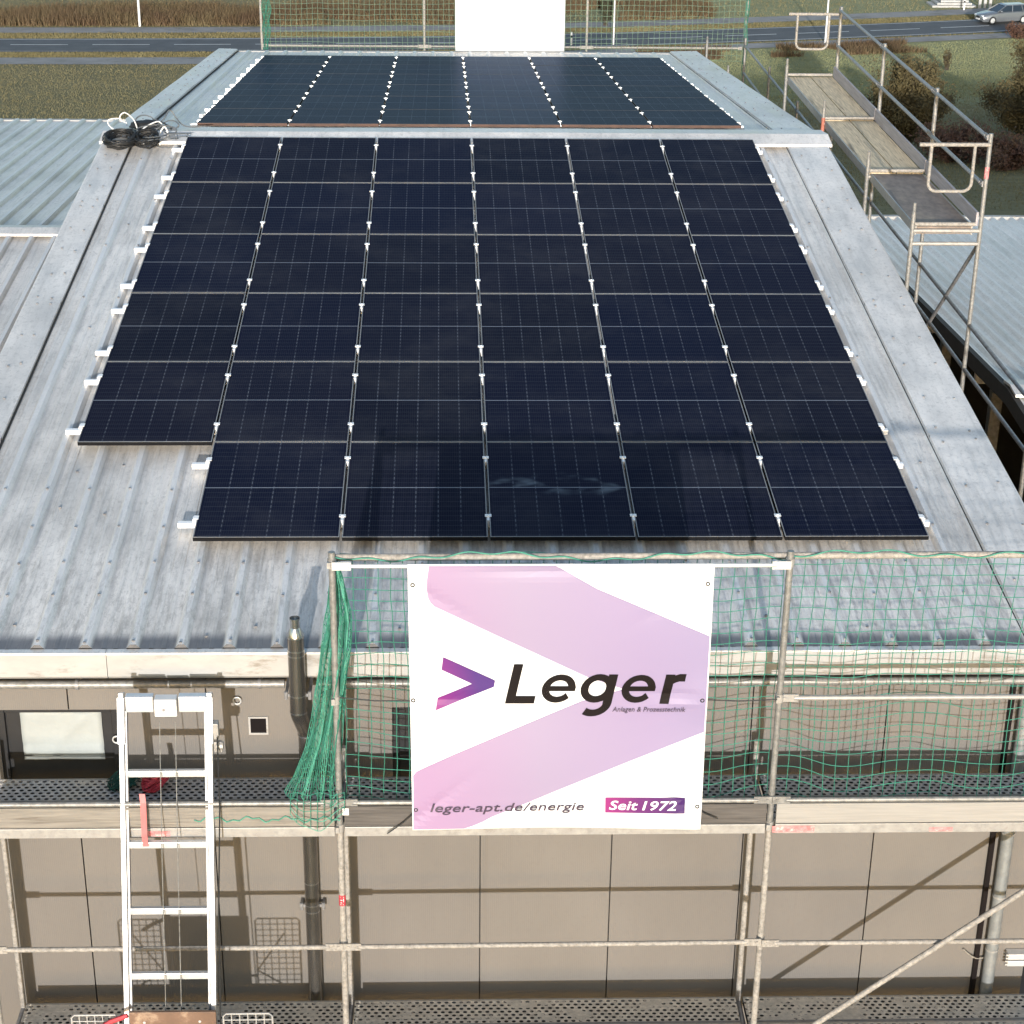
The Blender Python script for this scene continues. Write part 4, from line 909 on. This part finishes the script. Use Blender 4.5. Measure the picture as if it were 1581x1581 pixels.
mb = MB(); mb.box((xl0+.235, p.y-.07, p.z-.085), (xl1-.225, p.y+.02, p.z+.048)); hd = obj('head_block', mb, M['white_post'], lad, bevel=.006)
mb = MB(); mb.tube([(-2.315, p.y-.074, p.z-.03), (-2.315, p.y-.069, p.z-.03)], .012, 12); obj('bolt', mb, M['steel_dull'], hd, smooth=True)
mb = MB(); mb.tube([(-2.34, p.y-.02, p.z-.075), (-2.28, p.y-.02, p.z-.075)], .035, 14); obj('pulley', mb, M['steel_dull'], lad, smooth=True)
q = LP(xl1+.045, -1.42); mb = MB(); mb.box((xl1+.022, q.y-.05, q.z-.06), (xl1+.062, q.y+.02, q.z+.06)); mb.tube([(xl1+.04, q.y-.03, q.z-.12), (xl1+.09, q.y-.03, q.z-.12)], .03, 12); mb.box((xl1+.022, q.y-.04, q.z-.17), (xl1+.08, q.y+.0, q.z-.09)); obj('rope_winch', mb, M['alu_rail'], lad, bevel=.004)
for (x, n_) in ((-2.345, 'left'), (-2.235, 'right')):
    mb = MB(); mb.tube([LP(x, -1.35)+Vector((0, -.06, 0)), LP(x+.005, -2.3)+Vector((0, -.085, 0)), LP(x+.01, -3.4)+Vector((0, -.06, 0)), LP(x+.01, -5)+Vector((0, -.06, 0))], .0035, 6); obj('hoist_cable', mb, M['steel'], lad, smooth=True)
cord([LP(xl1+.055, -1.45)+Vector((0, -.06, 0)), LP(xl1+.07, -1.9)+Vector((0, -.10, 0)), LP(xl1+.05, -2.6)+Vector((0, -.09, 0)), LP(xl1+.05, -4.2)+Vector((0, -.05, 0))], .006, 'rubber', 'pull_rope', 'dark rope hanging down beside the right stile of the ladder', 'rope')
# hoist carriage: plywood board with wire side panels
car = thing('hoist_carriage', 'brown plywood hoist carriage with wire side panels at the ladder foot', 'carriage', (-2.28, -13.55, -3.9))
by = -13.52
mb = MB(); mb.box((-2.583, by-.012, -4.1), (-1.975, by+.012, -3.235)); obj('board', mb, M['ply'], car, bevel=.003)
for (a, b) in ((-2.99, -2.665), (-1.925, -1.58)):
    mb = MB(); yy = by-.0; zt, zb = -3.262, -3.95
    mb.tube([(a, yy, zb), (a, yy, zt-.02), (a+.02, yy, zt), (b-.02, yy, zt), (b, yy, zt-.02), (b, yy, zb)], .007, 8)
    for i in range(1, 6): xx = a+(b-a)*i/6; mb.tube([(xx, yy, zb), (xx, yy, zt)], .0045, 6)
    for i in range(1, 13): zz = zt-i*.053; mb.tube([(a, yy, zz), (b, yy, zz)], .0045, 6)
    obj('wire_panel', mb, M['fascia'], car, smooth=True)
    mb = MB(); s = 1 if a < -2.3 else -1; e = b if s > 0 else a; mb.bar((e, by, -3.75), (e-s*.22, by-.02, -3.40), .02, .012); mb.bar((e, by, -3.75), (e-s*.22, by-.02, -3.9), .02, .012); mb.bar((e-.0, by-.005, -3.8), (-2.58 if s > 0 else -1.98, by-.005, -3.8), .02, .02); obj('hinge_arm', mb, M['steel_dull'], car)
mb = MB(); mb.bar((-2.5, by+.02, -3.9), LP(-2.5, -3.75), .03, .03); mb.bar((-2.06, by+.02, -3.9), LP(-2.06, -3.75), .03, .03); obj('carriage_bracket', mb, M['steel_dull'], car)
for (px, pz) in ((-2.48, -3.32), (-2.09, -3.315)): mb = MB(); mb.tube([(px, by-.016, pz), (px, by-.011, pz)], .010, 8); obj('bolt', mb, M['alu'], car, smooth=True)
# straps and bundles
cord([at_y(x, y, -13.56) for x, y in ((150, 1590), (172, 1577), (197, 1568))], .018, 'red', 'red_strap', 'red strap end beside the brown carriage board', 'strap')
def ribbon_strap(pts, w, mat, name, label, cat):
    mb = MB(); n_ = len(pts)
    for a, b in zip(pts, pts[1:]): mb.hexa([a+Vector((-w, 0, 0)), a+Vector((w, 0, 0)), a+Vector((w, .004, 0)), a+Vector((-w, .004, 0))], [b+Vector((-w, 0, 0)), b+Vector((w, 0, 0)), b+Vector((w, .004, 0)), b+Vector((-w, .004, 0))])
    o = obj(name, mb, M[mat]); tag(o, label, cat); return o
M['strap_pale'] = basic('faded_red_strap', (.58, .15, .15), .6, 0, .15, 10)
ribbon_strap([at_y(219, 1226, YO-.12), at_y(221, 1240, YO-.14), at_y(223, 1290, YO-.15), at_y(225, 1307, YO-.15)], .020, 'strap_pale', 'red_strap', 'faded red strap hanging over the toe board between the ladder stiles', 'strap')
def bundle(name, c, rx, ry, rz, mat, n_, r, label, cat, seed):
    mb = MB(); q = random.Random(seed)
    for k in range(n_):
        ph = q.uniform(0, 6.28); tl = q.uniform(-.6, .6); sc = q.uniform(.4, 1); pts = []
        ox, oz = q.uniform(-.4, .4), q.uniform(0, .5)
        for i in range(12):
            a = ph+i*.5*q.uniform(.8, 1.2); pts.append((c[0]+rx*(ox+.6*sc*math.cos(a)), c[1]+ry*sc*math.sin(a), max(c[2]+r, c[2]+rz*(oz+.5+.5*math.sin(a*1.3+tl)))))
        mb.tube(pts, r, 5)
    o = obj(name, mb, M[mat], smooth=True); tag(o, label, cat); return o
M['net_dark'] = basic('dark_green_net', (.012, .075, .055), .8, 0, .4, 20)
g0 = at_z(192, 1214, ZU); bundle('net_bundle', (g0.x, g0.y, ZU+.004), .13, .11, .07, 'net_dark', 60, .004, 'dark green net bundle heaped on the upper deck behind the ladder', 'net bundle', 3)
g1 = at_z(238, 1216, ZU); bundle('strap_bundle', (g1.x, g1.y, ZU+.006), .12, .11, .07, 'red', 26, .009, 'dark red strap bundle lying on the upper deck behind the ladder', 'strap bundle', 5)

# ------------------------------------------------------------------ cables on the ridge
def coil(c, rx, ry, turns, seed, label, lean):
    q = random.Random(seed); mb = MB()
    for k in range(turns):
        a0 = q.uniform(0, 6.28); sx, sy = rx*q.uniform(.62, 1.08), ry*q.uniform(.62, 1.08); dz = q.uniform(.008, .085)
        mb.tube([(c[0]+sx*math.cos(a0+i*2*math.pi/20)+q.uniform(-.012, .012), c[1]+sy*math.sin(a0+i*2*math.pi/20)+q.uniform(-.012, .012), c[2]+dz+.02*math.sin(i*.7+k)+q.uniform(-.006, .006)+lean*math.sin(a0+i*2*math.pi/20)) for i in range(20)], .0075, 6, closed=True)
    o = obj('cable_coil', mb, M['rubber'], smooth=True); tag(o, label, 'cable coil', 'black cable coils on the ridge'); return o
coil((-4.27, -.44, .055), .20, .27, 26, 1, 'larger black cable coil lying at the left end of the ridge', .03)
coil((-3.97, -.42, .05), .155, .21, 18, 2, 'smaller black cable coil next to the panels at the left ridge end', .03)
mb = MB(); c = Vector((-4.05, .22, .09)); q = random.Random(4); vs = []
for j in range(7):
    for i in range(12):
        a = i*2*math.pi/12; h = j/6; rr = (1-.35*h**2)*(1 if j < 6 else .3); vs.append((c.x+.19*rr*math.cos(a)*(1+.12*q.random()), c.y+.12*rr*math.sin(a)*(1+.15*q.random()), c.z+.09*h+.02*q.random()))
mb.add(vs, [(j*12+i, j*12+(i+1) % 12, (j+1)*12+(i+1) % 12, (j+1)*12+i) for j in range(6) for i in range(12)]+[tuple(72+i for i in range(12)), tuple(range(12))])
o = obj('black_bag', mb, M['rubber'], smooth=True); tag(o, 'small crumpled black bag behind the cable coils on the ridge', 'bag')
def loop_cable(pts, r, mat, label):
    # smooth spline through pts
    P_ = [Vector(p) for p in pts]; out = []
    for i in range(len(P_)-1):
        p0, p1, p2, p3 = P_[max(i-1, 0)], P_[i], P_[i+1], P_[min(i+2, len(P_)-1)]
        for k in range(8):
            t_ = k/8; out.append(.5*((2*p1)+(-p0+p2)*t_+(2*p0-5*p1+4*p2-p3)*t_*t_+(-p0+3*p1-3*p2+p3)*t_**3))
    out.append(P_[-1]); mb = MB(); mb.tube(out, r, 6); o = obj('loose_cable', mb, M[mat], smooth=True); tag(o, label, 'cable', 'loose cables on the ridge')
def pc(px, py, Y): return at_y(px, py, Y)
loop_cable([pc(215, 210, .0), pc(209, 190, .0), pc(203, 181, .05), pc(193, 174, .1), pc(186, 178, .1), pc(186, 185, .1), pc(196, 190, .1)], .008, 'cable_white', 'thick white cable looping high above the left coil')
loop_cable([pc(214, 209, -.1), pc(222, 198, -.05), pc(236, 190, 0), pc(246, 188, 0), pc(252, 196, 0)], .008, 'cable_white', 'thick white cable arching right over the black bag')
loop_cable([pc(200, 205, .05), pc(180, 202, .1), pc(168, 193, .15), pc(168, 185, .2), pc(182, 183, .2), pc(194, 186, .2)], .008, 'cable_white', 'white cable curling off the left edge of the ridge')
loop_cable([pc(247, 224, -.3), pc(247, 206, -.2), pc(254, 196, -.2), pc(259, 206, -.2), pc(258, 220, -.3)], .010, 'cable_white', 'white cable loop standing next to the first panel')
loop_cable([pc(206, 189, .3), pc(214, 180, .35), pc(225, 178, .4), pc(235, 182, .4), pc(237, 188, .35)], .009, 'cable_grey', 'grey cable arching behind the black bag')
loop_cable([pc(240, 194, .1), pc(252, 185, .15), pc(262, 170, .3), pc(272, 182, .3), pc(281, 192, .2), pc(294, 196, .2), pc(318, 195, .2)], .009, 'cable_grey', 'grey cable rising to a peak and running to the far panels')
loop_cable([pc(238, 184, .3), pc(256, 192, .2), pc(268, 200, .1), pc(278, 214, -.1), pc(287, 220, -.25)], .009, 'cable_grey', 'grey cable crossing the ridge down to the near panels')
loop_cable([pc(252, 190, .2), pc(262, 186, .2), pc(272, 188, .2), pc(276, 194, .1), pc(268, 199, .1), pc(250, 200, .05)], .009, 'cable_grey', 'grey cable lying in a wide flat loop on the ridge cap')
loop_cable([pc(233, 212, -.1), pc(243, 226, -.3), pc(258, 228, -.35), pc(272, 225, -.35), pc(288, 222, -.3)], .009, 'cable_grey', 'grey cable sagging below the white loop to the first panel')

mb = MB(); q = random.Random(31)
for k in range(9):
    cx, cy = q.uniform(-3.95, -3.55), q.uniform(-.45, .25); rx_, ry_ = q.uniform(.08, .22), q.uniform(.10, .30); ph = q.uniform(0, 6.28); tl = q.uniform(.02, .14)
    base = lambda y: max(.075, .10-abs(y)*.05)
    mb.tube([(cx+rx_*math.cos(ph+i*.35)*(1+.15*math.sin(i)), cy+ry_*math.sin(ph+i*.35), base(cy)+tl*(.5+.5*math.sin(ph*2+i*.5))) for i in range(q.randint(12, 22))], .0065, 5)
o = obj('cable_tangle', mb, M['cable_grey'], smooth=True); tag(o, 'tangle of thin grey cables spread over the left ridge end', 'cable tangle')

# ------------------------------------------------------------------ background things
def pole(px, py, h, r, label, name='street_pole', mat='white_post', head=False):
    p = hit(px, py); o = thing(name, label, 'pole', p); mb = MB(); mb.tube([p-Vector((0, 0, .3)), p+Vector((0, 0, h))], [r, r*.7], 10); obj('shaft', mb, M[mat], o, smooth=True)
    if head: mb = MB(); mb.bar(p+Vector((0, 0, h)), p+Vector((-1.0, 0, h+.2)), .12, .08); obj('lamp_head', mb, M['steel_dull'], o)
    return o
pole(216, 41, 7.5, .10, 'white lamp pole beyond the road left of the rear net', head=True)
pole(947, 70, 6.5, .07, 'thin pale pole seen through the rear net', head=True)
pole(1274, 67, 7.0, .08, 'thin pale pole by the road above the side scaffold', head=True)
def delineator(px, py, label):
    p = hit(px, py); o = thing('delineator_post', label, 'road post', p); mb = MB(); mb.tube([p, p+Vector((0, 0, .62))], .075, 8); mb.tube([p+Vector((0, 0, .78)), p+Vector((0, 0, .98)), p+Vector((0, 0, 1.03))], [.075, .075, .04], 8); obj('post', mb, M['white_post'], o, smooth=True)
    mb = MB(); mb.tube([p+Vector((0, 0, .62)), p+Vector((0, 0, .78))], .077, 8); obj('black_band', mb, M['black_paint'], o, smooth=True)
delineator(882, 71, 'white road post with black band right of the white sheet'); delineator(1488, 16, 'white road post standing by the grey slab at the top right')
for i, (px, py) in enumerate(((1512, 13), (1520, 13), (1528, 13))):
    p = hit(px, py); mb = MB(); mb.box((p.x-.12, p.y-.1, p.z), (p.x+.12, p.y+.1, p.z+.75)); o = obj('bollard', mb, M['concrete'], bevel=.02); tag(o, '%s of the three short grey bollards behind the silver car' % ['leftmost', 'middle', 'rightmost'][i], 'bollard', 'bollards')
p = hit(1470, 10); o = thing('concrete_slab', 'stack of pale concrete slabs by the roadside at the top right', 'slab', p)
for i, (w_, z_) in enumerate(((3.8, 0), (3.0, .22), (2.4, .44))): mb = MB(); mb.box((p.x-w_/2, p.y-.8, p.z+z_), (p.x+w_/2, p.y+1.6, p.z+z_+.18)); obj('slab', mb, M['concrete'], o, bevel=.03)

# car
cp_ = hit(1548, 36); cp_ = Vector((cp_.x, smooth_near(cp_.x)+4.1, T(cp_.y)+.05)); hd_ = math.atan2(-.27, -.963)
carE = thing('silver_car', 'silver estate car driving left along the road at the top right', 'car', cp_, (0, 0, hd_))
ST = [(2.28, .55, .30, .62), (2.20, .74, .22, .70), (1.95, .85, .20, .76), (1.45, .88, .20, .86), (.85, .89, .20, .94), (0, .90, .20, .97), (-.9, .90, .20, .98), (-1.7, .88, .22, .98), (-2.2, .80, .28, .93), (-2.32, .62, .36, .80)]
mb = MB(); vs = []; m = 10
for (x, hw, zb, zt) in ST:
    vs += [(x, -hw*.92, zb), (x, -hw, zb+.15), (x, -hw*1.0, (zb+zt)/2), (x, -hw*.97, zt-.10), (x, -hw*.82, zt), (x, hw*.82, zt), (x, hw*.97, zt-.10), (x, hw, (zb+zt)/2), (x, hw, zb+.15), (x, hw*.92, zb)]
mb.add(vs, [(i*m+k, i*m+(k+1) % m, (i+1)*m+(k+1) % m, (i+1)*m+k) for i in range(len(ST)-1) for k in range(m)]+[tuple(range(m)), tuple((len(ST)-1)*m+k for k in range(m))])
obj('body', mb, M['car_paint'], carE, True, True)
def cab(mb, ins, z0, z1):
    B = [(.95, .80), (-2.15, .78)]; Tt = [(.15, .60), (-1.75, .58)]
    mb.hexa([(B[0][0]-ins, -B[0][1]+ins, z0), (B[0][0]-ins, B[0][1]-ins, z0), (B[1][0]+ins, B[1][1]-ins, z0), (B[1][0]+ins, -B[1][1]+ins, z0)], [(Tt[0][0], -Tt[0][1], z1), (Tt[0][0], Tt[0][1], z1), (Tt[1][0], Tt[1][1], z1), (Tt[1][0], -Tt[1][1], z1)])
mb = MB(); cab(mb, 0, .93, 1.40); obj('windows', mb, M['car_glass'], carE, True, bevel=.05)
mb = MB(); mb.hexa([(.24, -.63, 1.385), (.24, .63, 1.385), (-1.80, .61, 1.385), (-1.80, -.61, 1.385)], [(.0, -.55, 1.46), (.0, .55, 1.46), (-1.7, .53, 1.46), (-1.7, -.53, 1.46)]); obj('roof', mb, M['car_paint'], carE, True, bevel=.02)
for s in (-1, 1):
    for (xb, xt) in ((.97, .17), (-.35, -.42), (-1.35, -1.25), (-2.15, -1.78)): mb = MB(); mb.bar((xb, s*.80, .95), (xt, s*.61, 1.40), .06, .06); obj('pillar', mb, M['car_paint'], carE, True)
    mb = MB(); mb.box((2.02, s*.52-.16, .56), (2.25, s*.52+.16, .70)); obj('headlight', mb, M['lamp'], carE, True, bevel=.03)
    mb = MB(); mb.box((.62, s*.93-.08, .95), (.80, s*.93+.08, 1.07)); obj('mirror', mb, M['car_paint'], carE, True, bevel=.03)
    for x in (1.42, -1.38):
        mb = MB(); mb.tube([(x, s*.72, .31), (x, s*.91, .31)], .31, 20); w_ = obj('wheel', mb, M['rubber'], carE, True, True)
        mb = MB(); mb.tube([(x, s*.90, .31), (x, s*.918, .31)], .20, 16); r_ = obj('rim', mb, M['alu'], w_, True, True)
mb = MB(); mb.box((2.2, -.26, .44), (2.305, .26, .62)); obj('grille', mb, M['black_paint'], carE, True, bevel=.02)
mb = MB(); mb.box((2.24, -.26, .33), (2.33, .26, .44)); obj('number_plate', mb, M['white_post'], carE, True)

# shrubs
def shrub(px, py, w, h, mat, label, n_, seed, leaf=.07):
    p = hit(px, py); q = random.Random(seed); o = thing('shrub', label, 'shrub', p, group='shrubs behind the side scaffold')
    st = MB(); lf_ = MB(); tips = []
    for k in range(26):
        a = q.uniform(0, 6.28); rr = q.random()**.6; top = Vector((p.x+w*.5*rr*math.cos(a), p.y+w*.5*rr*math.sin(a), p.z+h*(1-.45*rr*rr)*q.uniform(.7, 1.08)))
        mid = p.lerp(top, .22)+Vector((q.uniform(-.1, .1)*w, q.uniform(-.1, .1)*w, 0)); st.tube([p+Vector((q.uniform(-.2, .2), q.uniform(-.2, .2), -.1)), mid, top], [.035, .02, .006], 5); tips.append((mid, top))
        for s in range(4):
            c0 = mid.lerp(top, q.random()); c1 = c0+Vector((q.uniform(-.4, .4), q.uniform(-.4, .4), q.uniform(.05, .5)))*w*.2; st.tube([c0, c1], [.012, .004], 4); tips.append((c0, c1))
    for k in range(n_):
        a, b = q.choice(tips); c = a.lerp(b, q.uniform(-.1, 1.05))+Vector((q.gauss(0, .09), q.gauss(0, .09), q.gauss(0, .09)))*w*.5
        if c.z < p.z+.05: continue
        d1 = Vector((q.gauss(0, 1), q.gauss(0, 1), q.gauss(0, 1))).normalized(); d2 = d1.orthogonal().normalized(); s = leaf*q.uniform(.6, 1.4)
        lf_.add([c-d1*s, c+d2*s*.5, c+d1*s, c-d2*s*.5], [(0, 1, 2, 3)])
    obj('stems', st, M['bark'], o); obj('foliage', lf_, M[mat], o)
shrub(1388, 230, 5.0, 5.0, 'leaf_olive', 'large olive brown shrub seen through the side scaffold rails', 30000, 11, .075)
shrub(1432, 196, 2.6, 2.6, 'leaf_olive', 'lower olive shrub right of the large one', 9000, 12, .07)
shrub(1578, 208, 5.2, 4.4, 'leaf_olive', 'olive shrub cut off by the right picture edge', 22000, 13, .075)
shrub(1335, 225, 2.2, 2.4, 'leaf_dark', 'dark low shrub beside the planks left of the large shrub', 3500, 14, .08)
shrub(1480, 250, 4.6, 1.7, 'leaf_red', 'wide reddish bramble below the lower scaffold rail', 6000, 15, .08)
shrub(1560, 262, 4.2, 1.6, 'leaf_red', 'reddish bramble at the right edge below the olive shrub', 5000, 16, .08)
shrub(1572, 60, 2.2, 1.3, 'leaf_red', 'dark red bush in front of the silver car', 3000, 17, .08)
shrub(1461, 108, .9, 1.5, 'leaf_olive', 'lone thin sapling on the light meadow', 500, 18, .07)
shrub(935, 40, 1.6, 4.0, 'leaf_dark', 'slim dark conifer seen through the rear net', 4000, 19, .09)

# grass blades and reeds
def blades(name, n_, place, hmin, hmax, wid, mat, label, seed):
    q = random.Random(seed); mb = MB(); V, Fc = mb.v, mb.f
    for k in range(n_):
        r_ = place(q)
        if r_ is None: continue
        x, y = r_; z = T(y)
        for b_ in range(2):
            a = q.uniform(0, 6.28); h = q.uniform(hmin, hmax); dx, dy = math.cos(a)*wid, math.sin(a)*wid; lx2, ly2 = q.gauss(0, .35)*h, q.gauss(0, .35)*h; i = len(V)
            V.append((x-dx, y-dy, z-.02)); V.append((x+dx, y+dy, z-.02)); V.append((x+lx2, y+ly2, z+h)); Fc.append((i, i+1, i+2))
    me = bpy.data.meshes.new(name); me.from_pydata(V, [], Fc); me.update()
    o = obj(name, me, M[mat]); o['kind'] = 'stuff'; o['label'] = label; o['category'] = 'grass'; return o
def onroad(x, y):
    s = y-smooth_near(x); a = -6.2+max(0, min(1, (x+12)/34))*3.4; b = -2.9+max(0, min(1, (x+12)/34))*2.2
    return -.5 < s < 6.1 or a < s < b or 8.5 < s < 11.3
def P_field(q):
    y = 55+q.random()**.8*73; hw = (y+26)*.29; x = q.uniform(-hw+2, hw+4)
    if onroad(x, y) or (x > 8 and y > smooth_near(x)-34+.25*x and y < smooth_near(x)-4 and q.random() < .85): return None
    return x, y
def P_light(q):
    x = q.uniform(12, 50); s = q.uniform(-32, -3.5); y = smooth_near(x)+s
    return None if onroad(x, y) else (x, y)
def P_verge(q):
    x = q.uniform(-48, 52); y = smooth_near(x)+q.choice((q.uniform(-2.8, -.5), q.uniform(6.1, 8.5), q.uniform(11.3, 40)))
    return None if onroad(x, y) else (x, y)
def P_reed(q):
    x = q.uniform(-50, 22); s = 12.0+q.random()*8; nz = noise.noise(Vector((x*.12, s*.12, 3)))
    return (x, smooth_near(x)+s) if nz > -.22 else None
def P_reed2(q):
    x = q.uniform(14, 38); s = q.uniform(-7.5, -3.0); nz = noise.noise(Vector((x*.2, s*.3, 8)))
    return (x, smooth_near(x)+s) if nz > -.05 else None
blades('meadow_grass', 150000, P_field, .04, .12, .016, 'grass', 'olive brown meadow grass sloping down to the road', 21)
blades('sunlit_grass', 70000, P_light, .03, .09, .018, 'grass_sunlit', 'pale green sunlit meadow grass right of the road bend', 22)
blades('verge_grass', 80000, P_verge, .05, .18, .022, 'grass', 'grass along the road verges and beyond the road', 23)
blades('dry_reeds', 42000, P_reed, .35, 1.15, .035, 'reed', 'band of dry reddish reeds beyond the road', 24)
blades('dry_weeds', 9000, P_reed2, .2, .6, .035, 'reed', 'strip of dry orange weeds below the road bend', 25)
